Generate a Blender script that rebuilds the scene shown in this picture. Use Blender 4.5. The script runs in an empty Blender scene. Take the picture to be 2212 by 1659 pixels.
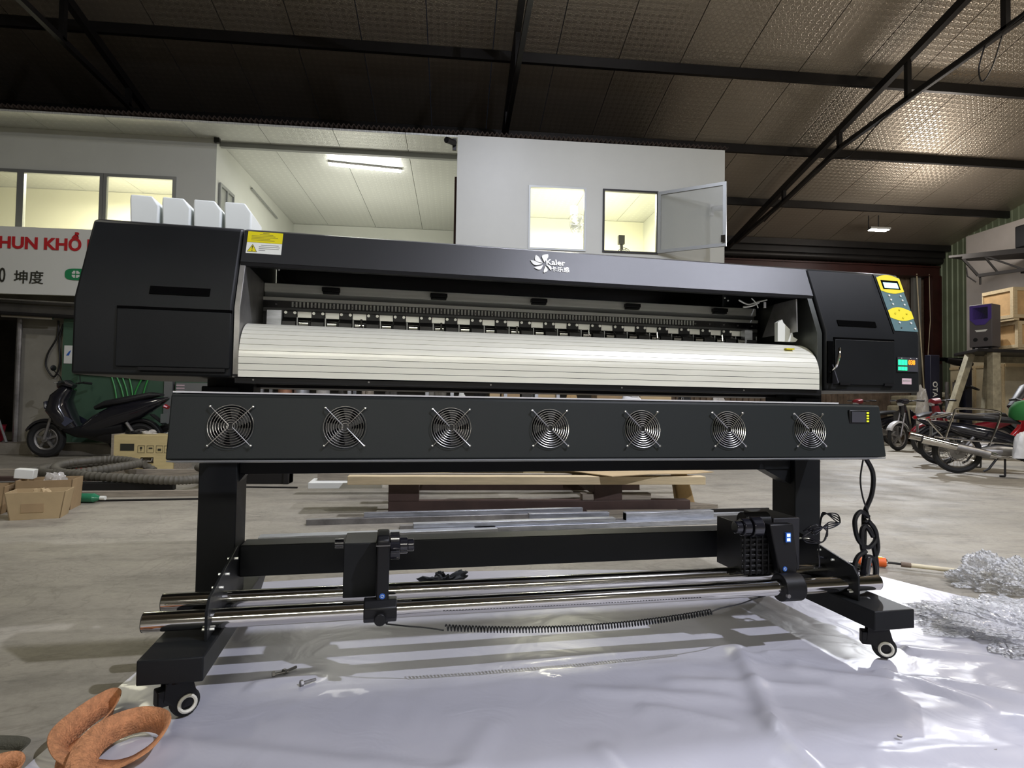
import bpy, bmesh, math, random
from mathutils import Vector, Matrix, noise
random.seed(7)
PI = math.pi
SC = bpy.context.scene
COL = SC.collection
PR = math.radians(6.469)            # the printer stands turned by this much against the hall
# ---------------------------------------------------------------- camera
cam = bpy.data.cameras.new('camera'); cam.sensor_width = 36; cam.lens = 1295.57 / 2212 * 36
cam.clip_start = 0.05; cam.clip_end = 200
co = bpy.data.objects.new('camera', cam); COL.objects.link(co)
Rc = Matrix(((0.9779430, -0.0217267, -0.2077387), (-0.2082826, -0.0267900, -0.9777017), (0.0156769, 0.9994049, -0.0307244)))
Rc = Matrix.Rotation(PR, 3, 'Z') @ Rc
q = Rc.to_quaternion(); q.normalize()
co.rotation_mode = 'QUATERNION'; co.rotation_quaternion = q; co.location = (0, 0, 0.87)
SC.camera = co
# ---------------------------------------------------------------- world, exposure, lamps of the hall, added fill lights
SC.view_settings.view_transform = 'Standard'; SC.view_settings.look = 'None'
SC.view_settings.gamma = 1; SC.view_settings.use_curve_mapping = False
SC.view_settings.exposure = 0.1
w = bpy.data.worlds.new('night'); SC.world = w; w.use_nodes = True
w.node_tree.nodes['Background'].inputs[0].default_value = (0.35, 0.4, 0.55, 1)
w.node_tree.nodes['Background'].inputs[1].default_value = 0.015
SC.cycles.max_bounces = 7; SC.cycles.diffuse_bounces = 4; SC.cycles.glossy_bounces = 3
SC.cycles.sample_clamp_indirect = 6
def area(name, loc, target, power, size, color=(1, 1, 1), shape='DISK', sy=None):
    l = bpy.data.lights.new(name, 'AREA'); l.energy = power; l.size = size; l.color = color; l.shape = shape
    if sy: l.size_y = sy
    o = bpy.data.objects.new(name, l); COL.objects.link(o); o.location = loc
    d = Vector(target) - Vector(loc); o.rotation_mode = 'QUATERNION'; o.rotation_quaternion = d.to_track_quat('-Z', 'Y')
    return o
def PW(x, y, z):                    # printer coordinates -> world
    c, s = math.cos(PR), math.sin(PR)
    return (c * x - s * y, s * x + c * y, z)
WARM = (1.0, 0.9, 0.72); COOL = (0.84, 0.86, 1.0)
area('hall_lamp_over_printer', PW(1.3, 4.5, 6.3), PW(1.3, 4.4, 0), 270, 0.4, COOL)
area('hall_lamp_behind_camera', PW(3.8, -1.7, 6.4), PW(2.6, -0.3, 0), 460, 0.14, COOL)
b_ = area('hall_lamp_far_right', (10.25, 13.5, 5.15), (7.35, 10.05, 0), 150, 0.2, (0.93, 0.95, 1.0)); b_.data.spread = math.radians(112)
area('left_floor_fill', (-5.5, 3.5, 6.3), (-5.5, 3.5, 0), 75, 0.7, (1.0, 0.95, 0.82))  # added fill for the left floor; no lamp hangs there
area('hall_lamp_right', (8.5, 4.0, 6.3), (8.5, 4.0, 0), 150, 0.7, (1.0, 0.92, 0.8))
def spill(name, loc, power, color):
    l = bpy.data.lights.new(name, 'POINT'); l.energy = power; l.color = color; l.shadow_soft_size = .3
    o = bpy.data.objects.new(name, l); COL.objects.link(o); o.location = loc
spill('added_spill_middle', (2.6, 5.4, 6.2), 42, (1, 0.97, 0.9))  # added point light, brightens the ceiling like spill from the lamp over the printer
spill('added_spill_right', (9.0, 6.4, 4.9), 95, (1, 0.86, 0.7))  # second added point light, for the ceiling on the right
spill('added_spill_gate', (10.4, 11.8, 4.7), 110, (1, 0.9, 0.8))  # third one, added to brighten the gate and white side wall
b_ = area('fill_behind_camera', (1.5, -6.0, 4.4), (1.5, 2.5, 0.6), 30, 7.0, (1.0, 0.97, 0.86), 'RECTANGLE', 0.5); b_.data.spread = math.radians(56)  # added broad fill from behind, brightens platen and rails
# ---------------------------------------------------------------- materials
def mat(name, color, rough=0.5, metal=0.0, var=0.0, vscale=4.0, bump=0.0, bscale=60.0, coat=0.0, emit=None, es=0.0, trans=0.0, alpha=1.0, stretch=None, spec=None):
    m = bpy.data.materials.new(name); m.use_nodes = True
    nt = m.node_tree; b = nt.nodes['Principled BSDF']
    c = (*color, 1)
    b.inputs['Base Color'].default_value = c
    b.inputs['Roughness'].default_value = rough; b.inputs['Metallic'].default_value = metal
    b.inputs['Coat Weight'].default_value = coat
    b.inputs['Transmission Weight'].default_value = trans
    b.inputs['Alpha'].default_value = alpha
    if spec is not None: b.inputs['Specular IOR Level'].default_value = spec
    if emit: b.inputs['Emission Color'].default_value = (*emit, 1); b.inputs['Emission Strength'].default_value = es
    tc = nt.nodes.new('ShaderNodeTexCoord'); mp = nt.nodes.new('ShaderNodeMapping')
    nt.links.new(tc.outputs['Object'], mp.inputs['Vector'])
    if stretch: mp.inputs['Scale'].default_value = stretch
    if var > 0:
        n = nt.nodes.new('ShaderNodeTexNoise'); n.inputs['Scale'].default_value = vscale; n.inputs['Detail'].default_value = 6
        n.inputs['Roughness'].default_value = 0.65
        nt.links.new(mp.outputs[0], n.inputs['Vector'])
        r = nt.nodes.new('ShaderNodeValToRGB')
        r.color_ramp.elements[0].position = 0.3; r.color_ramp.elements[1].position = 0.7
        r.color_ramp.elements[0].color = tuple(max(0, v * (1 - var)) for v in color) + (1,)
        r.color_ramp.elements[1].color = tuple(min(1, v * (1 + var * 0.6)) for v in color) + (1,)
        nt.links.new(n.outputs['Fac'], r.inputs[0]); nt.links.new(r.outputs[0], b.inputs['Base Color'])
    if bump > 0:
        n2 = nt.nodes.new('ShaderNodeTexNoise'); n2.inputs['Scale'].default_value = bscale; n2.inputs['Detail'].default_value = 4
        nt.links.new(mp.outputs[0], n2.inputs['Vector'])
        bp = nt.nodes.new('ShaderNodeBump'); bp.inputs['Strength'].default_value = bump; bp.inputs['Distance'].default_value = 0.01
        nt.links.new(n2.outputs['Fac'], bp.inputs['Height']); nt.links.new(bp.outputs[0], b.inputs['Normal'])
    return m
def N(m): return m.node_tree.nodes, m.node_tree.links, m.node_tree.nodes['Principled BSDF']
black = mat('black_powder_coat', (0.011, 0.012, 0.013), 0.42, bump=0.12, bscale=900, var=0.25, vscale=2, spec=0.2)
blackc = mat('black_satin_coat', (0.011, 0.012, 0.014), 0.36, bump=0.12, bscale=900, var=0.25, vscale=2, spec=0.8)
blackp = mat('black_plastic', (0.008, 0.008, 0.009), 0.4, spec=0.3, bump=0.05, bscale=300)
blackm = mat('matt_black', (0.003, 0.003, 0.003), 0.9, spec=0.0)
rubber = mat('rubber', (0.012, 0.012, 0.012), 0.7, bump=0.2, bscale=80)
chrome = mat('polished_steel', (0.74, 0.72, 0.68), 0.09, 1.0)
wire = mat('chromed_wire', (0.9, 0.9, 0.88), 0.22, 1.0)
alu = mat('brushed_aluminium', (0.9, 0.9, 0.84), 0.3, 0.35, var=0.1, vscale=3, stretch=(0.3, 30, 30))
alud = mat('dull_aluminium', (0.3, 0.31, 0.31), 0.42, 0.6)
galv = mat('galvanised_steel', (0.5, 0.52, 0.56), 0.42, 0.85, var=0.35, vscale=8, stretch=(1, 8, 8))
steel = mat('bare_steel', (0.32, 0.31, 0.30), 0.45, 0.8, var=0.4, vscale=6)
darksteel = mat('dark_painted_steel', (0.014, 0.013, 0.013), 0.45, 0.3, var=0.3, vscale=3)
whitepl = mat('cream_white_aluminium', (0.80, 0.79, 0.68), 0.33, 0.1, var=0.06, vscale=8, stretch=(0.6, 10, 10))
translucent = mat('frosted_white_plastic', (0.86, 0.9, 0.88), 0.45)
yellow = mat('yellow_label', (0.72, 0.62, 0.01), 0.4)
teal = mat('teal_membrane', (0.09, 0.17, 0.18), 0.4)
yellowp = mat('yellow_membrane', (0.9, 0.74, 0.02), 0.4)
whitelab = mat('white_label', (0.75, 0.76, 0.7), 0.5)
ink = mat('printed_ink', (0.03, 0.03, 0.02), 0.6)
inky = mat('faded_ink', (0.25, 0.22, 0.03), 0.6)
inkg = mat('grey_ink', (0.25, 0.26, 0.24), 0.6)
silver = mat('silver_logo', (0.85, 0.85, 0.78), 0.25, 0.6)
lcd = mat('lit_display', (0.5, 0.8, 0.8), 0.3, emit=(0.45, 0.9, 1.0), es=0.9)
ledg = mat('green_digits', (0.02, 0.2, 0.1), 0.4, emit=(0.02, 1.0, 0.35), es=1.6)
ledo = mat('orange_digits', (0.2, 0.05, 0.0), 0.4, emit=(1.0, 0.25, 0.02), es=2.2)
ledy = mat('yellow_leds', (0.4, 0.4, 0.0), 0.4, emit=(0.75, 0.8, 0.05), es=0.8)
ledb = mat('blue_leds', (0.2, 0.3, 0.8), 0.4, emit=(0.4, 0.6, 1.0), es=2.0)
blue = mat('blue_sticker', (0.03, 0.13, 0.5), 0.4)
greydisp = mat('grey_display', (0.06, 0.06, 0.07), 0.25)
wheelw = mat('white_wheel_plastic', (0.7, 0.68, 0.58), 0.4)
pink = mat('pink_label', (0.6, 0.45, 0.48), 0.5)
wallw = mat('white_sandwich_panel', (0.56, 0.57, 0.52), 0.42, var=0.04, vscale=1.5)
wallin = mat('inner_wall_cream', (0.75, 0.74, 0.6), 0.6, var=0.04, vscale=2)
wallside = mat('white_block_wall', (0.5, 0.475, 0.46), 0.7, var=0.08, vscale=2)
greenwall = mat('green_corrugated_sheet', (0.16, 0.2, 0.13), 0.5, 0.2, var=0.12, vscale=2)
redsteel = mat('oxide_red_steel', (0.04, 0.010, 0.008), 0.45, 0.2, var=0.3, vscale=5)
roofdark = mat('dark_weathered_sheet', (0.035, 0.022, 0.016), 0.8, 0.0, var=0.4, vscale=4)
rust = mat('rusty_corrugated_sheet', (0.2, 0.15, 0.11), 0.6, 0.3, var=0.5, vscale=4)
greyframe = mat('grey_aluminium_frame', (0.3, 0.31, 0.3), 0.4, 0.5)
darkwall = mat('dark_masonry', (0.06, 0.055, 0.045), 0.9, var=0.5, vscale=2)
greywall = mat('grey_render', (0.28, 0.265, 0.215), 0.85, var=0.2, vscale=2)
greenboard = mat('dark_green_board', (0.06, 0.12, 0.075), 0.5, var=0.2, vscale=1)
greencord = mat('bright_green_cord', (0.04, 0.3, 0.06), 0.5)
kerbm = mat('kerb_concrete', (0.22, 0.2, 0.16), 0.85, var=0.25, vscale=5, bump=0.3, bscale=40)
signm = mat('white_banner_vinyl', (0.76, 0.77, 0.7), 0.45, var=0.03, vscale=1)
red = mat('red_lettering', (0.55, 0.02, 0.025), 0.5)
greenl = mat('green_logo', (0.02, 0.25, 0.09), 0.5)
card = mat('brown_cardboard', (0.36, 0.25, 0.13), 0.8, var=0.15, vscale=5)
cardl = mat('light_cardboard', (0.47, 0.35, 0.19), 0.75, var=0.1, vscale=5)
ply = mat('yellow_plywood', (0.62, 0.5, 0.24), 0.6, var=0.12, vscale=5, stretch=(1, 1, 5))
plyo = mat('orange_plywood', (0.62, 0.4, 0.18), 0.6, var=0.2, vscale=5)
pine = mat('pale_pine', (0.62, 0.5, 0.3), 0.65, var=0.2, vscale=4, stretch=(1, 12, 12))
oldwood = mat('grey_weathered_wood', (0.3, 0.26, 0.2), 0.8, var=0.4, vscale=5, stretch=(1, 12, 12))
brownst = mat('brown_primer_steel', (0.075, 0.045, 0.035), 0.6, 0.1, var=0.3, vscale=4)
kraft = mat('kraft_paper', (0.4, 0.27, 0.12), 0.8, var=0.2, vscale=8, bump=0.4, bscale=12)
hosem = mat('grey_ribbed_hose', (0.12, 0.11, 0.085), 0.6, var=0.25, vscale=9)
purple = mat('grey_violet_sheet', (0.14, 0.13, 0.17), 0.5)
clearpl = mat('clear_plastic_bag', (0.75, 0.72, 0.66), 0.2, alpha=0.55, bump=1.0, bscale=9, var=0.3, vscale=8)
orangest = mat('orange_webbing', (0.6, 0.27, 0.12), 0.85, var=0.35, vscale=60, bump=0.6, bscale=200)
greyst = mat('dirty_grey_webbing', (0.09, 0.085, 0.06), 0.9, var=0.4, vscale=15, bump=0.4, bscale=200)
orangepl = mat('orange_plastic', (0.75, 0.13, 0.02), 0.4)
cream = mat('cream_paint', (0.62, 0.55, 0.38), 0.6, var=0.15, vscale=4)
creamp = mat('cream_steel_paint', (0.42, 0.38, 0.26), 0.6, var=0.4, vscale=7)
redp = mat('red_gloss_paint', (0.42, 0.01, 0.015), 0.2, coat=0.6)
navy = mat('navy_paint', (0.012, 0.014, 0.03), 0.35)
blackg = mat('black_gloss_paint', (0.012, 0.012, 0.016), 0.16, coat=0.7)
bluegrey = mat('blue_grey_paint', (0.045, 0.05, 0.075), 0.22, coat=0.5)
seatm = mat('black_vinyl', (0.016, 0.016, 0.018), 0.5)
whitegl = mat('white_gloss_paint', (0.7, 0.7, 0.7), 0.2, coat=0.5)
lampglass = mat('headlamp_glass', (0.6, 0.6, 0.6), 0.1, 0.3, coat=1)
violet = mat('violet_plastic', (0.06, 0.03, 0.22), 0.4)
greyspk = mat('grey_speaker_case', (0.09, 0.08, 0.08), 0.6)
greenhat = mat('green_cloth', (0.02, 0.16, 0.03), 0.8)
greenglass = mat('green_bottle_plastic', (0.03, 0.2, 0.1), 0.15, coat=0.5)
tubem = mat('lit_tube', (1, 1, 1), 0.4, emit=(1.0, 1.0, 0.92), es=80)
floodm = mat('lit_flood_face', (1, 1, 1), 0.4, emit=(0.95, 0.97, 1.0), es=40)
rosette_args = []
def rosettes(name, base, dark, scale, rough, metal, bumpd, blot=0.0):
    """embossed sheet: rows of flower-like rosettes pressed into the metal"""
    m = mat(name, base, rough, metal); ns, ls, b = N(m)
    tc = ns['Texture Coordinate'].outputs['Object']
    mp = ns.new('ShaderNodeMapping'); mp.inputs['Scale'].default_value = (scale, scale, 0.001); ls.new(tc, mp.inputs[0])
    v = ns.new('ShaderNodeTexVoronoi'); v.inputs['Scale'].default_value = 1; v.inputs['Randomness'].default_value = 0.0
    ls.new(mp.outputs[0], v.inputs['Vector'])
    sub = ns.new('ShaderNodeVectorMath'); sub.operation = 'SUBTRACT'; ls.new(mp.outputs[0], sub.inputs[0]); ls.new(v.outputs['Position'], sub.inputs[1])
    sx = ns.new('ShaderNodeSeparateXYZ'); ls.new(sub.outputs[0], sx.inputs[0])
    at = ns.new('ShaderNodeMath'); at.operation = 'ARCTAN2'; ls.new(sx.outputs[0], at.inputs[0]); ls.new(sx.outputs[1], at.inputs[1])
    m8 = ns.new('ShaderNodeMath'); m8.operation = 'MULTIPLY'; m8.inputs[1].default_value = 8; ls.new(at.outputs[0], m8.inputs[0])
    co_ = ns.new('ShaderNodeMath'); co_.operation = 'COSINE'; ls.new(m8.outputs[0], co_.inputs[0])
    ma = ns.new('ShaderNodeMath'); ma.operation = 'MULTIPLY_ADD'; ma.inputs[1].default_value = 0.09; ls.new(co_.outputs[0], ma.inputs[0]); ls.new(v.outputs['Distance'], ma.inputs[2])
    r = ns.new('ShaderNodeValToRGB'); e = r.color_ramp.elements
    e[0].position = 0.1; e[0].color = (1, 1, 1, 1); e[1].position = 0.52; e[1].color = (0.5, 0.5, 0.5, 1)
    x = r.color_ramp.elements.new(0.24); x.color = (0.2, 0.2, 0.2, 1); x = r.color_ramp.elements.new(0.38); x.color = (0.9, 0.9, 0.9, 1)
    x = r.color_ramp.elements.new(0.44); x.color = (0.1, 0.1, 0.1, 1)
    ls.new(ma.outputs[0], r.inputs[0])
    mx = ns.new('ShaderNodeMix'); mx.data_type = 'RGBA'; mx.inputs['A'].default_value = (*dark, 1); mx.inputs['B'].default_value = (*base, 1)
    ls.new(r.outputs[0], mx.inputs['Factor'])
    n = ns.new('ShaderNodeTexNoise'); n.inputs['Scale'].default_value = 0.7; n.inputs['Detail'].default_value = 5; ls.new(tc, n.inputs['Vector'])
    m2 = ns.new('ShaderNodeMix'); m2.data_type = 'RGBA'; m2.blend_type = 'MULTIPLY'; m2.inputs['Factor'].default_value = blot
    ls.new(mx.outputs['Result'], m2.inputs['A']); ls.new(n.outputs['Fac'], m2.inputs['B']); ls.new(m2.outputs['Result'], b.inputs['Base Color'])
    bp = ns.new('ShaderNodeBump'); bp.inputs['Strength'].default_value = bumpd; bp.inputs['Distance'].default_value = 0.01
    ls.new(r.outputs[0], bp.inputs['Height']); ls.new(bp.outputs[0], b.inputs['Normal'])
    return m
roofm = rosettes('embossed_roof_sheet', (0.62, 0.55, 0.46), (0.46, 0.41, 0.34), 9.0, 0.36, 0.8, 0.5, 0.3)
soffitm = rosettes('embossed_white_ceiling_sheet', (0.72, 0.73, 0.68), (0.52, 0.53, 0.5), 8.0, 0.38, 0.25, 0.3, 0.1)
# floor concrete
conc = mat('worn_concrete', (0.36, 0.33, 0.27), 0.62); ns, ls, b = N(conc)
tc = ns['Texture Coordinate'].outputs['Object']
def nz(scale, detail=8, rough=0.6, st=None, dist=0.0):
    n = ns.new('ShaderNodeTexNoise'); n.inputs['Scale'].default_value = scale; n.inputs['Detail'].default_value = detail
    n.inputs['Roughness'].default_value = rough; n.inputs['Distortion'].default_value = dist
    if st:
        mp = ns.new('ShaderNodeMapping'); mp.inputs['Scale'].default_value = st; ls.new(tc, mp.inputs[0]); ls.new(mp.outputs[0], n.inputs['Vector'])
    else: ls.new(tc, n.inputs['Vector'])
    return n.outputs['Fac']
def ramp(src, stops):
    r = ns.new('ShaderNodeValToRGB'); e = r.color_ramp.elements
    e[0].position, e[0].color = stops[0][0], (*stops[0][1], 1); e[1].position, e[1].color = stops[-1][0], (*stops[-1][1], 1)
    for p, c in stops[1:-1]: k = e.new(p); k.color = (*c, 1)
    ls.new(src, r.inputs[0]); return r.outputs[0]
def mul(a, b_, f=1.0, t='MULTIPLY'):
    x = ns.new('ShaderNodeMix'); x.data_type = 'RGBA'; x.blend_type = t; x.inputs['Factor'].default_value = f
    ls.new(a, x.inputs['A']); ls.new(b_, x.inputs['B']); return x.outputs['Result']
c1 = ramp(nz(0.55, 6, 0.6), [(0.3, (0.235, 0.215, 0.17)), (0.5, (0.32, 0.292, 0.232)), (0.72, (0.40, 0.365, 0.29))])
c2 = ramp(nz(3.2, 10, 0.7, (0.6, 1.3, 1)), [(0.36, (0.66, 0.66, 0.66)), (0.5, (0.93, 0.93, 0.93)), (0.62, (1, 1, 1))])
c3 = ramp(nz(26, 8, 0.75), [(0.3, (0.8, 0.8, 0.8)), (0.55, (1, 1, 1))])
c4 = ramp(nz(1.7, 4, 0.5, None, 2.5), [(0.485, (1, 1, 1)), (0.5, (0.62, 0.61, 0.6)), (0.515, (1, 1, 1))])
ls.new(mul(mul(mul(c1, c2), c3), c4, 0.45), b.inputs['Base Color'])
bp = ns.new('ShaderNodeBump'); bp.inputs['Strength'].default_value = 0.35; bp.inputs['Distance'].default_value = 0.012
ls.new(nz(18, 10, 0.7), bp.inputs['Height']); ls.new(bp.outputs[0], b.inputs['Normal'])
ls.new(ramp(nz(2, 4), [(0.3, (0.5, 0.5, 0.5)), (0.7, (0.75, 0.75, 0.75))]), b.inputs['Roughness'])
# white film on the floor
film = mat('white_print_film', (0.5, 0.5, 0.64), 0.34, coat=0.1); ns, ls, b = N(film)
tc = ns['Texture Coordinate'].outputs['Object']
ls.new(ramp(nz(1.2, 5), [(0.3, (0.45, 0.447, 0.495)), (0.7, (0.50, 0.497, 0.55))]), b.inputs['Base Color'])
bp = ns.new('ShaderNodeBump'); bp.inputs['Strength'].default_value = 0.25; bp.inputs['Distance'].default_value = 0.02
ls.new(nz(5, 3, 0.5, None, 1.5), bp.inputs['Height']); ls.new(bp.outputs[0], b.inputs['Normal'])
# bubble wrap
bubble = mat('clear_bubble_wrap', (0.98, 0.99, 1.0), 0.22, coat=0.5, alpha=0.5); ns, ls, b = N(bubble)
tc = ns['Texture Coordinate'].outputs['Object']
v = ns.new('ShaderNodeTexVoronoi'); v.inputs['Scale'].default_value = 75; ls.new(tc, v.inputs['Vector'])
bp = ns.new('ShaderNodeBump'); bp.inputs['Strength'].default_value = 1.0; bp.inputs['Distance'].default_value = 0.02; bp.invert = True
ls.new(v.outputs['Distance'], bp.inputs['Height']); ls.new(bp.outputs[0], b.inputs['Normal'])
glass = mat('window_glass', (0.9, 0.92, 0.9), 0.03, alpha=0.12)
frosted = mat('dusty_glass', (0.42, 0.44, 0.4), 0.25, alpha=0.35)
# ---------------------------------------------------------------- mesh helpers
class M:
    """collects geometry, then becomes ONE mesh object; o is subtracted from every vertex"""
    def __init__(s, o=(0, 0, 0)): s.v = []; s.f = []; s.o = Vector(o)
    def add(s, vs, fs):
        k = len(s.v); s.v += [Vector(p) - s.o for p in vs]; s.f += [tuple(k + i for i in f) for f in fs]; return s
    def box(s, x0, x1, y0, y1, z0, z1):
        return s.add([(x0,y0,z0),(x1,y0,z0),(x1,y1,z0),(x0,y1,z0),(x0,y0,z1),(x1,y0,z1),(x1,y1,z1),(x0,y1,z1)],
                     [(0,3,2,1),(4,5,6,7),(0,1,5,4),(1,2,6,5),(2,3,7,6),(3,0,4,7)])
    def prism(s, ax, pts, a0, a1):
        """polygon pts in the two axes other than ax, extruded along ax"""
        def mk(a, p): return {'x': (a, p[0], p[1]), 'y': (p[0], a, p[1]), 'z': (p[0], p[1], a)}[ax]
        n = len(pts); vs = [mk(a0, p) for p in pts] + [mk(a1, p) for p in pts]
        return s.add(vs, [tuple(range(n))[::-1], tuple(range(n, 2 * n))] + [(i, (i + 1) % n, n + (i + 1) % n, n + i) for i in range(n)])
    def frame(s, p0, p1):
        d = (Vector(p1) - Vector(p0)).normalized(); up = Vector((0, 0, 1)) if abs(d.z) < 0.95 else Vector((1, 0, 0))
        u = d.cross(up).normalized(); return u, u.cross(d).normalized(), d
    def cyl(s, p0, p1, r, n=16, r2=None, caps=True):
        r2 = r if r2 is None else r2; u, w_, d = s.frame(p0, p1); vs = []
        for P, R in ((Vector(p0), r), (Vector(p1), r2)):
            vs += [P + R * (math.cos(2*PI*i/n) * u + math.sin(2*PI*i/n) * w_) for i in range(n)]
        fs = [(i, (i + 1) % n, n + (i + 1) % n, n + i) for i in range(n)]
        if caps: fs += [tuple(range(n))[::-1], tuple(range(n, 2 * n))]
        return s.add(vs, fs)
    def bar(s, p0, p1, a, b_):
        """rectangular bar, a wide sideways and b_ high"""
        u, w_, d = s.frame(p0, p1); vs = []
        for P in (Vector(p0), Vector(p1)):
            vs += [P + i * a / 2 * u + j * b_ / 2 * w_ for i, j in ((-1,-1),(1,-1),(1,1),(-1,1))]
        return s.add(vs, [(3,2,1,0),(4,5,6,7),(0,1,5,4),(1,2,6,5),(2,3,7,6),(3,0,4,7)])
    def tube(s, pts, r, n=8, closed=False, rr=None):
        pts = [Vector(p) for p in pts]; L = len(pts); vs = []; pu = None
        for i, P in enumerate(pts):
            a = pts[(i - 1) % L] if (closed or i > 0) else P; c = pts[(i + 1) % L] if (closed or i < L - 1) else P
            d = (c - a).normalized()
            if pu is None:
                up = Vector((0, 0, 1)) if abs(d.z) < 0.9 else Vector((1, 0, 0)); u = d.cross(up).normalized()
            else: u = (pu - d * pu.dot(d)).normalized()
            pu = u; w_ = d.cross(u); R = rr[i] if rr else r
            vs += [P + R * (math.cos(2*PI*k/n) * u + math.sin(2*PI*k/n) * w_) for k in range(n)]
        fs = []
        for i in range(L if closed else L - 1):
            j = (i + 1) % L
            fs += [(i*n + k, i*n + (k + 1) % n, j*n + (k + 1) % n, j*n + k) for k in range(n)]
        if not closed: fs += [tuple(range(n))[::-1], tuple(range((L-1)*n, L*n))]
        return s.add(vs, fs)
    def loft(s, st, n=16, e=2.4):
        """stations (x, z, half_width, half_height[, y]) on a path in the x-z plane, rings square to it"""
        L = len(st); vs = []
        for i, q_ in enumerate(st):
            a = st[max(0, i-1)]; c = st[min(L-1, i+1)]; dx, dz = c[0]-a[0], c[1]-a[1]; l = math.hypot(dx, dz) or 1
            nx, nz_ = -dz / l, dx / l; y0 = q_[4] if len(q_) > 4 else 0
            for k in range(n):
                t = 2*PI*k/n; ct, st_ = math.cos(t), math.sin(t)
                cy = math.copysign(abs(ct)**(2/e), ct) * q_[2]; cz = math.copysign(abs(st_)**(2/e), st_) * q_[3]
                vs.append((q_[0] + nx*cz, y0 + cy, q_[1] + nz_*cz))
        fs = [(i*n + k, i*n + (k + 1) % n, (i+1)*n + (k + 1) % n, (i+1)*n + k) for i in range(L-1) for k in range(n)]
        return s.add(vs, fs + [tuple(range(n))[::-1], tuple(range((L-1)*n, L*n))])
    def ball(s, c, r, n=12, sc=(1, 1, 1)):
        vs = []; m = n // 2
        for i in range(1, m):
            a = PI * i / m
            vs += [(c[0] + r*sc[0]*math.sin(a)*math.cos(2*PI*k/n), c[1] + r*sc[1]*math.sin(a)*math.sin(2*PI*k/n), c[2] + r*sc[2]*math.cos(a)) for k in range(n)]
        vs += [(c[0], c[1], c[2] + r*sc[2]), (c[0], c[1], c[2] - r*sc[2])]; T = len(vs) - 2
        fs = [(i*n + k, (i+1)*n + k, (i+1)*n + (k+1) % n, i*n + (k+1) % n) for i in range(m-2) for k in range(n)]
        fs += [(T, k, (k+1) % n) for k in range(n)] + [(T+1, (m-2)*n + (k+1) % n, (m-2)*n + k) for k in range(n)]
        return s.add(vs, fs)
    def ring(s, c, R, r, ax='y', n=32, m=6, sq=1.0):
        pts = []
        for i in range(n):
            a = 2*PI*i/n; u, v_ = R*math.cos(a), R*math.sin(a)
            pts.append({'y': (c[0]+u, c[1], c[2]+v_), 'x': (c[0], c[1]+u, c[2]+v_), 'z': (c[0]+u, c[1]+v_, c[2])}[ax])
        return s.tube(pts, r, m, True)
    def revolve(s, prof, c=(0, 0, 0), n=20):
        vs = [(c[0] + r*math.cos(2*PI*k/n), c[1] + r*math.sin(2*PI*k/n), c[2] + z) for r, z in prof for k in range(n)]; L = len(prof)
        return s.add(vs, [(i*n + k, i*n + (k+1) % n, (i+1)*n + (k+1) % n, (i+1)*n + k) for i in range(L-1) for k in range(n)] + [tuple(range(n))[::-1], tuple(range((L-1)*n, L*n))])
    def mesh(s, name, m):
        me = bpy.data.meshes.new(name); me.from_pydata(s.v, [], s.f); me.validate()
        bm = bmesh.new(); bm.from_mesh(me); bmesh.ops.recalc_face_normals(bm, faces=bm.faces); bm.to_mesh(me); bm.free()
        me.materials.append(m); return me
    def build(s, name, m, parent=None, bevel=0.0, smooth=True, seg=2):
        me = s.mesh(name, m)
        if smooth:
            me.shade_smooth(); me.set_sharp_from_angle(angle=math.radians(35))
        o = bpy.data.objects.new(name, me); COL.objects.link(o)
        if parent: o.parent = parent
        if bevel:
            b_ = o.modifiers.new('bevel', 'BEVEL'); b_.width = bevel; b_.segments = seg; b_.limit_method = 'ANGLE'; b_.angle_limit = math.radians(40); b_.harden_normals = False
        return o
def tag(o, label=None, cat=None, group=None, kind=None):
    if label: o['label'] = label
    if cat: o['category'] = cat
    if group: o['group'] = group
    if kind: o['kind'] = kind
    return o
def thing(name, label, cat, loc=(0, 0, 0), rz=0.0, group=None):
    o = bpy.data.objects.new(name, None); COL.objects.link(o); o.location = loc; o.rotation_euler = (0, 0, rz); o.empty_display_size = 0.1
    return tag(o, label, cat, group)
def thingP(name, label, cat, loc, rz=0.0, group=None): return thing(name, label, cat, PW(*loc), PR + rz, group)
def struct(name, m=None, material=None, loc=(0, 0, 0), **k):
    if m is None:
        o = bpy.data.objects.new(name, None); COL.objects.link(o); o.location = loc
    else: o = m.build(name, material, **k); o.location = loc
    o['kind'] = 'structure'; return o
def piece(src, parent, loc, rot=None):
    c = src.copy(); COL.objects.link(c); c.parent = parent; c.location = loc
    if rot: c.rotation_euler = rot
    return c
def dup(root, loc, rz=None, label=None, group=None):
    r = root.copy(); COL.objects.link(r); r.location = loc
    if rz is not None: r.rotation_euler = (0, 0, rz)
    if label: r['label'] = label
    if group: r['group'] = group
    for ch in list(root.children):
        c = ch.copy(); COL.objects.link(c); c.parent = r
        for g in ch.children:
            d = g.copy(); COL.objects.link(d); d.parent = c
    return r
def text(name, body, size, m, parent, loc, rot, ext=0.001, bold=0.0, sx=1.0, align='LEFT'):
    c = bpy.data.curves.new(name, 'FONT'); c.body = body; c.size = size; c.extrude = ext; c.offset = bold; c.align_x = align; c.resolution_u = 3
    t = bpy.data.objects.new(name, c); COL.objects.link(t)
    me = bpy.data.meshes.new_from_object(t.evaluated_get(bpy.context.evaluated_depsgraph_get()))
    bpy.data.objects.remove(t); me.materials.clear(); me.materials.append(m)
    o = bpy.data.objects.new(name, me); COL.objects.link(o); o.parent = parent; o.location = loc; o.rotation_euler = rot; o.scale = (sx, 1, 1)
    return o
def lerp(a, b_, t): return a + (b_ - a) * t
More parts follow.
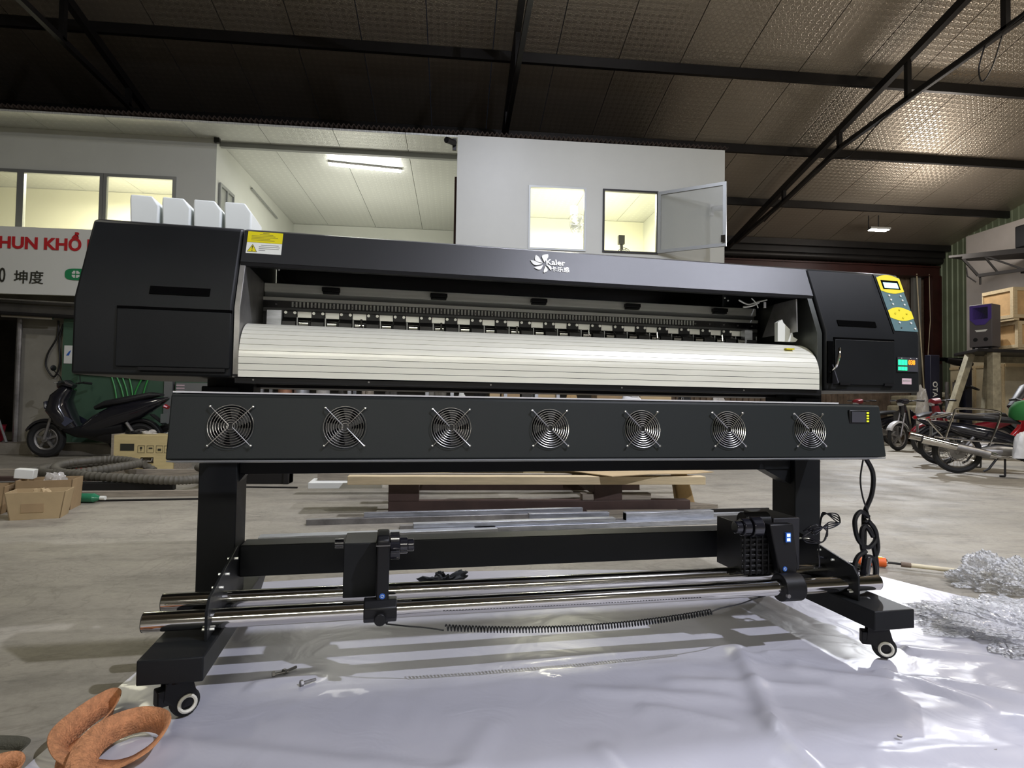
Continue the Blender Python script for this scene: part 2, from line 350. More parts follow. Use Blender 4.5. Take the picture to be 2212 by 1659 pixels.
def smooth_path(pts, k=6):
    """Catmull-Rom through pts"""
    P = [Vector(p) for p in pts]; out = []
    for i in range(len(P) - 1):
        a, b_, c, d = P[max(0, i-1)], P[i], P[i+1], P[min(len(P)-1, i+2)]
        for j in range(k):
            t = j / k; out.append(0.5 * ((2*b_) + (c - a)*t + (2*a - 5*b_ + 4*c - d)*t*t + (3*b_ - a - 3*c + d)*t**3))
    out.append(P[-1]); return out
# ---------------------------------------------------------------- the hall
def roof_z(y): return 5.1 + 0.22 * (16 - y)
struct('floor', M().box(-13, 13.6, -7, 15.9, -0.1, 0), conc)
ceil = struct('ceiling', loc=(0, 0, 0))
sl = math.atan(0.22)
pm = M()
pm = M(); y0, y1 = -7.0, 16.0
pm.add([(0, y0, roof_z(y0)), (1.02, y0, roof_z(y0)), (1.02, y1, roof_z(y1)), (0, y1, roof_z(y1)),
        (0, y0, roof_z(y0)+.05), (1.02, y0, roof_z(y0)+.05), (1.02, y1, roof_z(y1)+.05), (0, y1, roof_z(y1)+.05)],
       [(0,3,2,1),(4,5,6,7),(0,1,5,4),(1,2,6,5),(2,3,7,6),(3,0,4,7)])
first = pm.build('roof_panel', roofm, ceil, smooth=False)
first.location = (2.6, 0, 0)
roof_panels = [2.6 + 1.035 * k for k in range(-15, 11)]
for x in roof_panels:
    if abs(x - 2.6) > 0.01: piece(first, ceil, (x, 0, 0))
backing = M().box(-13, 13.6, -7, -6.9, 0, 10.3); struct('wall_back', backing, greywall)
struct('wall_left', M().box(-13.1, -13, -7, 16, 0, 10.3), greywall)
# purlins (box beams under the panels)
for k, y in enumerate((15.0, 13.25, 11.4, 9.5, 7.65, 5.8, 3.9, 2.0, 0.0, -2.0, -4.0)):
    z = roof_z(y)
    tr = struct('roof_purlin', M().box(-13, 13.38, y - 0.035, y + 0.035, z - 0.16, z + 0.0), darksteel)
# trusses
for X in (7.1, 0.85, -5.5, -11.8):
    t = struct('roof_truss'); t.location = (X, 0, 0)
    def tz(y): return roof_z(y) - 0.26
    M().bar((0, -6.9, tz(-6.9)), (0, 15.2, tz(15.2)), 0.09, 0.13).build('top_chord', darksteel, t)
    bc = [(14.6, 5.05), (12.2, 5.38), (10.4, 5.73), (8.7, 5.80), (6.8, 5.86), (2.0, 6.9), (-6.9, 8.9)]
    m = M()
    for a, c in zip(bc, bc[1:]): m.bar((0, a[0], a[1]), (0, c[0], c[1]), 0.07, 0.08)
    m.build('bottom_chord', darksteel, t)
    for y in (12.35, 10.45, 8.75, 7.05):
        for a, c in zip(bc, bc[1:]):
            if c[0] <= y <= a[0]: zb = lerp(a[1], c[1], (a[0]-y)/(a[0]-c[0]))
        M().box(-0.035, 0.035, y-0.04, y+0.04, zb, tz(y)).build('web_strut', darksteel, t)
# cable sagging along the bright truss
tag(M().tube(smooth_path([(7.0, 6.0, 5.9), (7.02, 7.2, 5.78), (7.0, 8.3, 5.72), (7.0, 9.2, 5.66), (7.0, 10.0, 5.4), (7.0, 10.6, 5.55), (7.0, 11.6, 5.42), (7.0, 13, 5.1)]), 0.012, 6).build('hanging_wire', darksteel), 'thin wire sagging below the lower bar of the roof truss on the right', 'wire')
tag(M().tube(smooth_path([(7.05, 7.3, 5.8), (7.0, 7.35, 5.5), (7.1, 7.4, 5.35), (7.15, 7.3, 5.5), (7.1, 7.1, 5.8)]), 0.01, 6).build('wire_loop', darksteel), 'short loop of wire hanging from the truss at the upper right corner', 'wire')
# far wall with the gate
far = struct('wall_far')
far.location = (0, 15.75, 0)
for k in range(31):
    x = -13 + k * 0.86
    m = M(); pts = []
    for j in range(5):
        a = x + j * 0.172
        pts += [(a, 0.0), (a + 0.05, 0.0), (a + 0.07, -0.035), (a + 0.15, -0.035)]
    pts.append((x + 0.86, 0.0))
    vs = [(p[0], p[1], 0) for p in pts] + [(p[0], p[1], 5.25) for p in pts]; n = len(pts)
    m.add(vs, [(i, i+1, n+i+1, n+i) for i in range(n-1)]); m.build('sheet_panel', rust, far, smooth=False)
m = M().box(6.9, 13.38, 15.35, 15.55, 4.55, 4.80).box(6.9, 13.38, 15.3, 15.6, 4.79, 4.83).box(6.9, 13.38, 15.3, 15.6, 4.54, 4.57)
struct('gate_header', m, redsteel)
struct('gate_column', M().box(13.12, 13.34, 15.3, 15.5, 0, 4.54).box(13.09, 13.14, 15.26, 15.56, 0, 4.54).box(13.32, 13.37, 15.26, 15.56, 0, 4.54), redsteel)
struct('gate_post', M().box(12.72, 12.95, 15.5, 15.6, 0, 4.54), greyframe)
struct('trim_1', M().cyl((6.9, 15.2, 4.94), (13.3, 15.2, 4.94), 0.09, 12), darksteel)
struct('trim_2', M().box(6.9, 13.38, 15.15, 15.3, 5.02, 5.22), darksteel)
# side wall: green corrugated part and the white block in front of it
rw = struct('wall_right'); rw.location = (13.4, 0, 0)
for k in range(26):
    y = -7 + k * 0.88
    pts = []
    for j in range(5): a = y + j * 0.176; pts += [(0.0, a), (0.0, a + 0.1), (-0.02, a + 0.12), (-0.02, a + 0.16)]
    pts.append((0.0, y + 0.88)); n = len(pts)
    vs = [(p[0], p[1], 0) for p in pts] + [(p[0], p[1], roof_z(p[1])) for p in pts]
    M().add(vs, [(i, i+1, n+i+1, n+i) for i in range(n-1)]).build('sheet_panel', greenwall, rw, smooth=False)
struct('wall_right_block', M().box(13.12, 13.22, 2, 14.2, 0, 5.34), wallside)
# lamp in view
fl = thing('flood_light', 'lit white flood light hanging under the roof at far right', 'light', (10.25, 13.6, 5.22))
M().prism('z', [(-.26, -.09), (.26, -.09), (.22, .1), (-.22, .1)], 0.0, 0.05).build('housing', greyframe, fl)
M().box(-.22, .22, -.075, .075, -0.012, 0.0).build('lit_face', floodm, fl)
M().cyl((-.26, 0, .02), (-.26, 0, .34), .012, 8).cyl((.0, 0, .05), (.0, 0, .36), .012, 8).build('bracket', darksteel, fl)
# ---------------------------------------------------------------- the office block with its corrugated roof
EZ = 5.03
m = M(); n = 560; x0, x1 = -13.0, 4.32
vs = []; 
for i in range(n + 1):
    x = lerp(x0, x1, i/n)
for i in range(12 * 231 + 1):
    x = lerp(x0, x1, i / (12 * 231)); z = EZ + 0.02 * math.sin(2*PI*i/12)
    vs += [(x, 9.15, z), (x, 14.6, z + 0.25)]
L = len(vs) // 2
m.add(vs, [(2*i, 2*i+2, 2*i+3, 2*i+1) for i in range(L-1)])
o = struct('office_roof', m, roofdark); sd = o.modifiers.new('thick', 'SOLIDIFY'); sd.thickness = 0.012
so = struct('office_ceiling')
first = None
for k in range(16):
    x = -13 + 1.09 * k + 0.2
    xe = min(x + 1.082, 4.25)
    if xe <= x: break
    mm = M().box(0, xe - x, 9.2, 14.5, 4.955, 4.985)
    if first is None or xe - x < 1.08: o = mm.build('ceiling_panel', soffitm, so, smooth=False); o.location = (x, 0, 0); first = first or o
    else: piece(first, so, (x, 0, 0))
def wall_with_holes(name, x0, x1, y0, y1, z0, z1, holes, material):
    """wall in the x-z plane with rectangular openings (x0,x1,z0,z1)"""
    m = M(); xs = sorted({x0, x1} | {h[0] for h in holes} | {h[1] for h in holes}); zs = sorted({z0, z1} | {h[2] for h in holes} | {h[3] for h in holes})
    for a, b_ in zip(xs, xs[1:]):
        for c, d in zip(zs, zs[1:]):
            if any(h[0] <= a and b_ <= h[1] and h[2] <= c and d <= h[3] for h in holes): continue
            m.box(a, b_, y0, y1, c, d)
    return struct(name, m, material, smooth=False)
FZ = 2.55          # upper floor level
W1 = (1.113, 1.975, 3.25, 4.207); W2 = (2.279, 3.129, 3.25, 4.207)
wall_with_holes('wall_front_box', -0.014, 4.24, 9.1, 9.18, FZ, 4.95, [W1, W2], wallw)
struct('wall_box_left', M().box(-0.014, 0.06, 9.18, 14.4, FZ, 4.95), wallw)
struct('wall_box_right', M().box(4.16, 4.24, 9.18, 14.4, FZ, 4.95), wallw)
struct('wall_box_inner', M().box(0.06, 4.16, 13.0, 13.08, FZ, 4.95), wallin)
struct('door_1', M().box(-0.05, -0.014, 9.5, 10.35, FZ, 4.45), redsteel)
LW = [(-8.3, -6.655, 3.3, 4.29), (-6.615, -5.47, 3.3, 4.29), (-5.425, -4.40, 3.3, 4.29)]
wall_with_holes('wall_front_left', -13, -3.79, 9.75, 9.83, FZ, 4.95, LW, wallw)
struct('wall_left_room_side', M().box(-3.87, -3.79, 9.83, 14.4, FZ, 4.95), wallw)
struct('wall_left_room_inner', M().box(-13, -3.87, 12.6, 12.7, FZ, 4.95), wallin)
struct('wall_recess', M().box(-3.79, -0.014, 14.3, 14.4, FZ, 4.95), wallw)
struct('upper_floor', M().box(-13, -3.8, 9.76, 15.6, FZ - 0.2, FZ).box(-3.8, 4.24, 9.18, 15.6, FZ - 0.2, FZ), greywall)
struct('trim_3', M().box(-3.79, -0.014, 9.86, 9.94, 4.88, 4.955), greyframe)
struct('trim_4', M().box(-3.82, -3.74, 9.7, 9.76, 4.88, 4.96), darksteel)
m = M(); m.tube([(-3.76, 11.3, 4.72), (-3.76, 12.9, 4.66)], 0.02, 6); struct('trim_5', m, greyframe)
def window(n, x0, x1, z0, z1, y, fr, gl, t=0.035):
    w_ = struct('window_%d' % n); w_.location = ((x0+x1)/2, y, z0); a, h = (x1-x0)/2, z1-z0
    M().box(-a, a, 0, .05, 0, t).box(-a, a, 0, .05, h-t, h).box(-a, -a+t, 0, .05, t, h-t).box(a-t, a, 0, .05, t, h-t).build('window_frame', fr, w_)
    if gl: M().box(-a+t, a-t, .02, .026, t, h-t).build('pane', gl, w_)
    return w_
window(1, W1[0]-.02, W1[1]+.02, W1[2]-.02, W1[3]+.02, 9.08, greyframe, glass, 0.03)
window(2, W2[0]-.02, W2[1]+.02, W2[2]-.02, W2[3]+.02, 9.08, darksteel, None, 0.03)
for k, (a, b_, c, d) in enumerate(LW): window(3 + k, a-.02, b_+.02, c-.02, d+.02, 9.73, greyframe, glass, 0.05)
sw = struct('window_6'); sw.location = (-3.78, 9.86, 3.3)
M().box(0, .03, 0, .6, .95, 1.0).box(0, .03, 0, .04, 0, .95).box(0, .03, .56, .6, 0, .95).box(0, .03, .28, .32, 0, .95).build('window_frame', greyframe, sw)
M().box(.005, .012, .04, .56, 0, .95).build('pane', frosted, sw)
sash = thing('window_sash', 'open grey framed window sash swung out beside the right office window', 'window', (3.14, 9.08, 3.24), math.radians(-34.5))
M().box(0, 1.03, -.02, .02, 0, .05).box(0, 1.03, -.02, .02, .92, .97).box(0, .05, -.02, .02, .05, .92).box(.98, 1.03, -.02, .02, .05, .92).build('sash_frame', greyframe, sash)
M().box(.05, .98, -.003, .003, .05, .92).build('pane', frosted, sash)
M().box(.96, 1.02, -.05, -.02, .06, .16).build('latch', chrome, sash)
# rooms' lamps and upward fills
def tube_lamp(label, loc, length, rz=0.0, tilt=0.0, p=60, grp=None, mount=0.05):
    t = thing('tube_lamp', label, 'light', loc, rz, grp); t.rotation_euler = (0, tilt, rz)
    M().box(-length/2, length/2, -.03, .03, .02, .05).build('lamp_batten', whitegl, t)
    M().cyl((-length/2+.02, 0, 0), (length/2-.02, 0, 0), .018, 10).build('tube', tubem, t)
    return t
tube_lamp('lit white tube lamp under the ceiling of the open recess', (-1.6, 10.5, 4.9), 1.25, math.radians(8))
area('recess_lamp', (-1.9, 11.2, 4.80), (-1.9, 11.2, 0), 35, 1.0, (1.0, 0.98, 0.88))
tube_lamp('lit tube lamp in the office box seen at the right edge of its open window', (4.11, 10.7, 4.35), 0.9, PI/2)
area('recess_upward_fill', (-1.9, 11.6, 2.8), (-1.9, 11.6, 6), 45, 1.5, (1.0, 0.98, 0.88))  # added upward fill for the recess ceiling, no fixture here
area('box_room_lamp', (2.2, 11.2, 4.75), (2.2, 11.2, 0), 230, 1.2, (1.0, 0.97, 0.75))
area('box_room_uplight', (2.2, 11.0, 2.9), (2.2, 11.2, 6), 80, 1.5, (1.0, 0.97, 0.75))
area('left_room_lamp', (-6.0, 11.2, 4.75), (-6, 11.2, 0), 170, 1.5, (1.0, 0.95, 0.72))
area('left_room_uplight', (-5.8, 11.0, 2.9), (-5.8, 11.2, 6), 70, 1.5, (1.0, 0.95, 0.72))
tl = thing('tube_lamp', 'unlit tube lamp on the back wall behind the left office window', 'light', (-6.9, 12.6, 4.05))
M().box(-1.0, 1.0, -.04, .0, 0, .1).build('lamp_batten', cream, tl); M().cyl((-.95, -.06, .02), (.95, -.06, .02), .02, 8).build('tube', wallin, tl)
def wall_fan(name, label, loc, r, rz, m_):
    f = thing(name, label, 'fan', loc, rz)
    g = M()
    for R in (1, .78, .55, .3): g.ring((0, -.1, 0), r*R, .006, 'y', 24, 5)
    for k in range(10):
        a = 2*PI*k/10; g.tube([(0, -.12, 0), (r*math.cos(a), -.1, r*math.sin(a)), (r*.9*math.cos(a), -.03, r*.9*math.sin(a))], .004, 4)
    g.build('guard', m_, f)
    bl = M()
    for k in range(4):
        a = PI/2*k; bl.add([(0.03*math.cos(a), -.08, .03*math.sin(a)), (r*.85*math.cos(a-.35), -.09, r*.85*math.sin(a-.35)), (r*.85*math.cos(a+.35), -.05, r*.85*math.sin(a+.35))], [(0, 1, 2)])
    bl.build('blades', greyframe, f)
    M().cyl((0, -.05, 0), (0, .08, 0), .06, 12).build('motor', m_, f)
    M().bar((0, .05, 0), (0, .1, .3), .05, .05).box(-.06, .06, .06, .14, .25, .42).build('bracket', m_, f)
    return f
wall_fan('wall_fan', 'white wall fan hanging inside the left window of the office box', (2.22, 10.9, 4.15), .22, .4, greyframe)
wall_fan('wall_fan', 'small round dark fan low in the open window of the office box', (3.18, 11.2, 3.72), .13, 0, darksteel)
def camera_unit(label, loc, s, m_):
    c = thing('security_camera', label, 'camera', loc)
    M().cyl((0, 0, 0), (s*.12, -.16, -.03), .045, 12).build('camera_body', m_, c)
    M().cyl((s*.118, -.158, -.03), (s*.13, -.176, -.033), .032, 12).build('lens', blackp, c)
    M().box(-.03, .03, .02, .05, -.1, .08).bar((0, .03, 0), (0, 0, 0), .03, .03).build('wall_mount', m_, c)
camera_unit('white security camera on the office box wall right of the open sash', (4.02, 9.05, 3.98), 1, whitegl)
camera_unit('dark security camera at the upper left corner of the office box', (-.06, 9.05, 4.8), -1, darksteel)
# ground floor under the offices
struct('kerb', M().box(-13, 4.3, 9.3, 15.6, 0, 0.17), kerbm, bevel=.01)
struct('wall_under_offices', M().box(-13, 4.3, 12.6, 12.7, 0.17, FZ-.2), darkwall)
struct('column_grey', M().box(-6.52, -5.86, 9.7, 10.0, 0.17, 2.05), greywall)
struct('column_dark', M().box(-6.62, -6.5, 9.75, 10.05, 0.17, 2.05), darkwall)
struct('trim_6', M().cyl((-6.47, 9.6, 0.17), (-6.47, 9.6, 2.05), .035, 10), steel)
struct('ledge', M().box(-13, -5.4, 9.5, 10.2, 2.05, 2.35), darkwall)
struct('trim_7', M().tube([(-9, 9.45, 2.16), (-7.6, 9.45, 2.2), (-6.6, 9.45, 2.06), (-5.5, 9.45, 2.03)], .03, 8), darksteel)
struct('trim_8', M().tube([(-6.6, 9.42, 2.02), (-5.9, 9.42, 2.0)], .02, 8), chrome)
struct('trim_9', M().tube([(-7.5, 9.4, 2.3), (-6.2, 9.4, 2.25), (-5.2, 9.4, 2.22)], .012, 6), steel)
def p_cable(label, pts, r=.012, m_=darksteel, name='hanging_cable'):
    return tag(M().tube(smooth_path(pts), r, 6).build(name, m_), label, 'cable')
p_cable('grey cable loop hanging down the grey column left of the green board', [(-5.97, 9.66, 2.0), (-5.98, 9.66, 1.75), (-6.1, 9.66, 1.5), (-6.12, 9.66, 1.3), (-6.0, 9.66, 1.15), (-5.93, 9.66, 1.35), (-5.95, 9.66, 1.7), (-5.9, 9.66, 1.95)])
gb = thing('green_board', 'large dark green board in a grey frame behind the dark scooter', 'board', (-5.1, 9.6, 0.17))
M().box(-.76, .72, 0, .04, -.0, 1.9).build('board', greenboard, gb)
M().box(.72, .84, -.03, .05, -.0, 1.9).build('frame_post', greyframe, gb)
ml = M()
for x, dx in ((-.05, .12), (.02, .16), (.1, .14), (.2, .1), (.42, -.16), (.5, -.1)):
    ml.tube(smooth_path([(x, -.02, 1.02), (x + dx*.6, -.03, .8), (x + dx, -.03, .5), (x+dx+.05, -.02, .2)]), .012, 5)
ml.tube([(-.55, -.02, 1.05), (.0, -.03, 1.03), (.45, -.03, .98)], .03, 6)
ml.build('green_cords', greencord, gb)
M().prism('y', [(.38, .42), (.5, .5), (.46, .62), (.52, .7), (.42, .66), (.38, .55), (.3, .5)], -.012, -.002).build('white_emblem', whitelab, gb)
M().box(-.73, -.62, -.012, 0, 1.18, 1.45).build('white_tag', whitelab, gb)
M().prism('y', [(-.66, 1.3), (-.63, 1.38), (-.66, 1.36), (-.7, 1.3)], -.016, -.01).build('tag_mark', blue, gb)
nb = thing('notice_board', 'dark board with red and white notice strip right of the green board', 'board', (-3.95, 9.55, 0.17))
M().box(-.26, .45, 0, .03, 0, .95).build('board', greenboard, nb)
M().box(-.24, .38, -.01, 0, .72, .92).build('picture_strip', greyframe, nb)
for k in range(4): M().box(-.24, -.12, -.014, -.008, .735+.045*k, .755+.045*k).build('red_stripe', pink, nb)
bk = thing('bucket', 'dark red plastic bucket on the kerb at the left edge', 'bucket', (-6.75, 9.5, .17))
M().revolve([(.13, 0), (.15, .02), (.18, .24), (.19, .25), (.17, .24), (.14, .03)]).build('bucket_body', mat('dark_red_plastic', (.3, .01, .03), .4), bk)
tag(M().cyl((-6.44, 9.38, .18), (-6.85, 9.40, 1.3), .016, 8).build('broom_stick', alud), 'thin metal pole leaning by the red bucket', 'pole')
for dx, z0, z1, lab in ((-7.1, .6, 1.25, 'cream cupboard standing in the dark bay at the left edge'),):
    c_ = thing('cupboard', lab, 'cupboard', (dx, 11.9, .17)); M().box(-.6, .35, 0, .5, 0, 1.35).build('case', greywall, c_, bevel=.01); M().box(-.55, -.13, -.02, 0, .05, 1.3).build('door', greywall, c_); M().box(-.11, .3, -.02, 0, .05, 1.3).build('door', greywall, c_)
# sign
sg = thing('shop_banner', 'white banner with red letters and a green clover logo under the left window', 'sign', (-6.0, 9.3, 2.33))
M().box(-2.6, 1.5, 0, .04, 0, .98).build('banner_board', signm, sg)
text('red_lettering', 'HUN KHỔ L', .235, red, sg, (-.60, -.008, .665), (PI/2, 0, 0), .003, .008, 1.04)
text('black_lettering', '0', .30, ink, sg, (-.575, -.008, .165), (PI/2, 0, 0), .003, .002, .62)
text('black_lettering', '坤度', .205, ink, sg, (-.375, -.008, .17), (PI/2, 0, 0), .003, .001)
lp = [(.32 + .21 + .21*math.copysign(abs(math.cos(a))**.5, math.cos(a)), .31 + .085*math.copysign(abs(math.sin(a))**.6, math.sin(a))) for a in [2*PI*k/40 for k in range(40)]]
M().prism('y', lp, -.01, -.002).build('green_badge', greenl, sg)
cl = M()
for k in range(4):
    a = PI/4 + PI/2*k; cx_, cz_ = .47, .31
    pts = [(cx_ + .012*math.cos(a), cz_ + .012*math.sin(a))]
    for t in range(-4, 5): b_ = a + t*.16; rr_ = .062 - (.012 if t == 0 else 0) - .002*abs(t)**1.2; pts.append((cx_ + rr_*math.cos(b_), cz_ + rr_*math.sin(b_)))
    cl.prism('y', pts, -.016, -.009)
cl.build('clover_mark', whitelab, sg)
# ---------------------------------------------------------------- the wide format printer (printer coordinates, base at PO)
PO = (0.585, 2.2, 0)
pr = thingP('wide_format_printer', 'long black wide format printer with white curved platen on a wheeled stand', 'printer', (PO[0], PO[1], 0.004))
def P(): return M(PO)
def rel(x, y, z): return (x - PO[0], y - PO[1], z)
SY = 0.105 / 0.263                      # slant of the front faces
def sy(z): return 1.99 + (z - 1.155) * SY
SROT = (math.atan2(.263, .105), 0, 0)
prof = [(1.99, .93), (1.99, 1.155), (2.095, 1.418), (2.13, 1.43), (2.72, 1.43), (2.72, .93)]
# left cover
P().prism('x', prof, -.903, -.455)
lc = P().prism('x', prof, -.903, -.465).build('left_cover', black, pr, bevel=.008)
P().box(-.783, -.468, 1.982, 1.992, .956, 1.128).build('door', black, lc, bevel=.002)
P().box(-.785, -.466, 1.986, 1.9915, 1.128, 1.137).build('door_gap', blackm, lc)
P().box(-.72, -.48, 1.978, 1.992, .945, .955).build('hinge_strip', blackp, lc)
P().prism('x', [(sy(1.178)-.003, 1.178), (sy(1.204)-.003, 1.204), (sy(1.204)+.01, 1.204), (sy(1.178)+.01, 1.178)], -.704, -.535).build('handle_slot', blackm, lc)
P().box(-.46, -.40, 1.99, 2.0, .935, .94).build('latch', blackp, lc)
# right cover
rc = P().prism('x', prof, 1.645, 2.078).build('right_cover', black, pr, bevel=.008)
P().box(1.683, 1.952, 1.982, 1.992, .956, 1.128).build('door', black, rc, bevel=.002)
P().box(1.681, 1.954, 1.986, 1.9915, 1.128, 1.136).build('door_gap', blackm, rc)
P().prism('x', [(sy(1.183)-.004, 1.183), (sy(1.206)-.004, 1.206), (sy(1.206)+.01, 1.206), (sy(1.183)+.01, 1.183)], 1.712, 1.885).build('handle_slot', blackm, rc)
P().prism('x', [(sy(1.16)-.0015, 1.16), (sy(1.416)-.0015, 1.416), (sy(1.416)+.003, 1.416), (sy(1.16)+.003, 1.16)], 1.955, 1.958).build('seam', blackm, rc)
P().box(1.652, 1.676, 1.984, 1.992, .96, 1.12).build('lever_slot', blackm, rc)
mm = M(); mm.tube(smooth_path([rel(1.662, 1.985, 1.0), rel(1.664, 1.955, 1.02), rel(1.668, 1.945, 1.06), rel(1.674, 1.948, 1.09)]), .005, 8); mm.build('steel_lever', chrome, rc)
P().prism('x', [(1.984, .955), (1.955, .96), (1.984, 1.03)], 1.672, 1.676).build('lever_flap', greydisp, rc)
for x in (1.70, 1.90): P().box(x, x + .045, 1.976, 1.984, .953, .962).build('hinge', blackp, rc)
# control panel in the slanted face
cp = bpy.data.objects.new('control_panel', None); COL.objects.link(cp); cp.parent = rc
cp.location = rel(1.965, sy(1.172) - .001, 1.172); cp.rotation_euler = SROT
cp_me = M().prism('z', [(0, 0), (.110, 0), (.112, .253), (0.0, .253)], 0, .002).mesh('control_panel', teal)
nm = cp.name; bpy.data.objects.remove(cp); cp = bpy.data.objects.new('control_panel', cp_me); COL.objects.link(cp); cp.parent = rc
cp.location = rel(1.965, sy(1.172) - .001, 1.172); cp.rotation_euler = SROT
def arc(x0, x1, y, h, n=8): return [(lerp(x0, x1, i/n), y + h*math.sin(PI*i/n)) for i in range(n + 1)]
# its printed fields, keys and display live on the cover as further sub-parts
def on_slant(name, m, material):
    """m is drawn flat (x right, y up the slant, z out); placed on the control panel"""
    o = m.build(name, material, rc); o.location = cp.location; o.rotation_euler = SROT; return o
on_slant('display_surround', M().prism('z', [(0, .185)] + arc(0, .112, .185, -.012)[1:-1] + [(.112, .185)] + arc(.112, 0, .247, .016), .002, .0032), yellowp)
on_slant('display_window', M().box(.015, .098, .193, .235, .0032, .0042), blackm)
on_slant('lit_display', M().box(.022, .09, .198, .224, .0042, .0048), lcd)
on_slant('arrow_key_field', M().prism('z', arc(0, .111, .092, .017) + arc(.111, 0, .06, -.014), .002, .0032), yellowp)
for nm_, pts, mt_ in (('key', [(.03, .162), (.085, .162), (.032, .142), (.087, .142), (.034, .122), (.089, .122), (.034, .037), (.088, .037), (.098, .012)], whitelab), ('arrow_key', [(.055, .096), (.03, .079), (.084, .079), (.06, .06)], yellow)):
    for x, y in pts: on_slant(nm_, M().cyl((x, y, .002), (x, y, .0055), .0042, 10), mt_)
on_slant('small_lamp', M().cyl((.036, .014, .002), (.036, .014, .004), .003, 8), ink)
# temperature display
P().box(1.968, 2.064, 1.985, 1.99, 1.012, 1.068).build('temperature_display', greydisp, rc)
for k in range(3):
    P().box(1.971 + .0145*k, 1.983 + .0145*k, 1.9835, 1.985, 1.037, 1.058).build('green_digit', ledg, rc)
    P().box(1.971 + .0145*k, 1.983 + .0145*k, 1.9835, 1.985, 1.016, 1.030).build('green_digit', ledg, rc)
tx = text('orange_digits', '038', .026, ledo, rc, rel(2.018, 1.9845, 1.0395), (PI/2, 0, 0), .001, .0006, .8)
for x in (1.986, 2.028, 2.056): P().cyl((x, 1.985, 1.064), (x, 1.983, 1.064), .002, 8).build('status_lamp', whitelab, rc)
P().box(1.992, 2.036, 1.988, 1.9905, .962, .985).build('pink_label', pink, rc)
P().box(1.996, 2.03, 1.9872, 1.988, .974, .977).build('label_print', inkg, rc)
# canopy over the opening
cprof = [(sy(1.303), 1.303), (sy(1.418), 1.418), (2.13, 1.43), (2.72, 1.43), (2.72, .95), (2.70, .95), (2.70, 1.415), (2.13, 1.415), (sy(1.418)+.012, 1.40), (sy(1.303)+.03, 1.303)]
cn = P().prism('x', cprof, -.461, 1.641).build('canopy', blackc, pr, bevel=.0012, seg=1)
P().prism('x', [(sy(1.303)+.001, 1.3025), (sy(1.303)+.032, 1.3025), (sy(1.303)+.032, 1.293), (sy(1.303)+.006, 1.293)], -.461, 1.641).build('canopy_lip', blackp, cn)
def slant_item(name, m, material, x, z, parent=cn):
    o = m.build(name, material, parent); o.location = rel(x, sy(z) - .0008, z); o.rotation_euler = SROT; return o
slant_item('yellow_warning_label', M().box(0, .108, 0, .042, 0, .001), yellow, -.448, 1.375)
slant_item('white_warning_label', M().box(0, .108, 0, .042, 0, .001), whitelab, -.448, 1.335)
slant_item('warning_triangle', M().prism('z', [(.003, .005), (.034, .005), (.0185, .036)], .001, .0014), ink, -.448, 1.335)
slant_item('triangle_field', M().prism('z', [(.0055, .0065), (.0315, .0065), (.0185, .0325)], .0014, .0018), yellow, -.448, 1.335)
slant_item('exclamation_mark', M().prism('z', [(.0165, .028), (.0205, .028), (.019, .014), (.018, .014)], .0018, .0022).box(.0172, .0198, .0085, .0115, .0018, .0022), ink, -.448, 1.335)
m1 = M(); m2 = M()
for k, (a, b_) in enumerate(((.046, .066), (.036, .078), (.012, .085), (.012, .094), (.012, .070), (.012, .084))): m1.box(a, b_, .036 - k*.0057, .038 - k*.0057, .001, .0013)
for k, (a, b_) in enumerate(((.044, .098), (.038, .102), (.038, .100), (.038, .058))): m2.box(a, b_, .032 - k*.0068, .0345 - k*.0068, .001, .0013)
slant_item('label_print', m1, inky, -.448, 1.375); slant_item('label_print', m2, inkg, -.448, 1.335)
# emblem of seven petals with the maker's lettering
LX, LZ = 0.552, 1.364
for k, (a, L_, W_) in enumerate(((95, .034, .012), (68, .033, .013), (128, .033, .012), (166, .037, .010), (206, .030, .009), (262, .026, .008), (312, .023, .006))):
    if k == 0: continue
    a = math.radians(a); L_ *= 1.3; W_ *= 1.3; pts = []
    for j in range(13):
        t = j / 12; pts.append((L_*t, W_*math.sin(PI*min(1, t**1.5))*.75 + .006*math.sin(PI*t)))
    for j in range(12, -1, -1):
        t = j / 12; pts.append((L_*t, -W_*math.sin(PI*min(1, t**1.5))*.55 + .006*math.sin(PI*t)))
    pts = pts[1:-1]
    pts = [((.004 + x)*math.cos(a) - y*math.sin(a), (.004 + x)*math.sin(a) + y*math.cos(a)) for x, y in pts]
    slant_item('petal', M().prism('z', pts, 0, .0025), silver, LX, LZ)
def slant_text(body, size, x, z, bold=0.0, sx=1.0):
    return text('maker_lettering', body, size, silver, cn, rel(x, sy(z) - .001, z), SROT, .0012, bold, sx)
slant_text('Kaler', .033, LX + .006, LZ - .0005, .0008, 1.0)
slant_text('卡乐感', .0235, LX + .022, LZ - .025, .0003, 1.0)
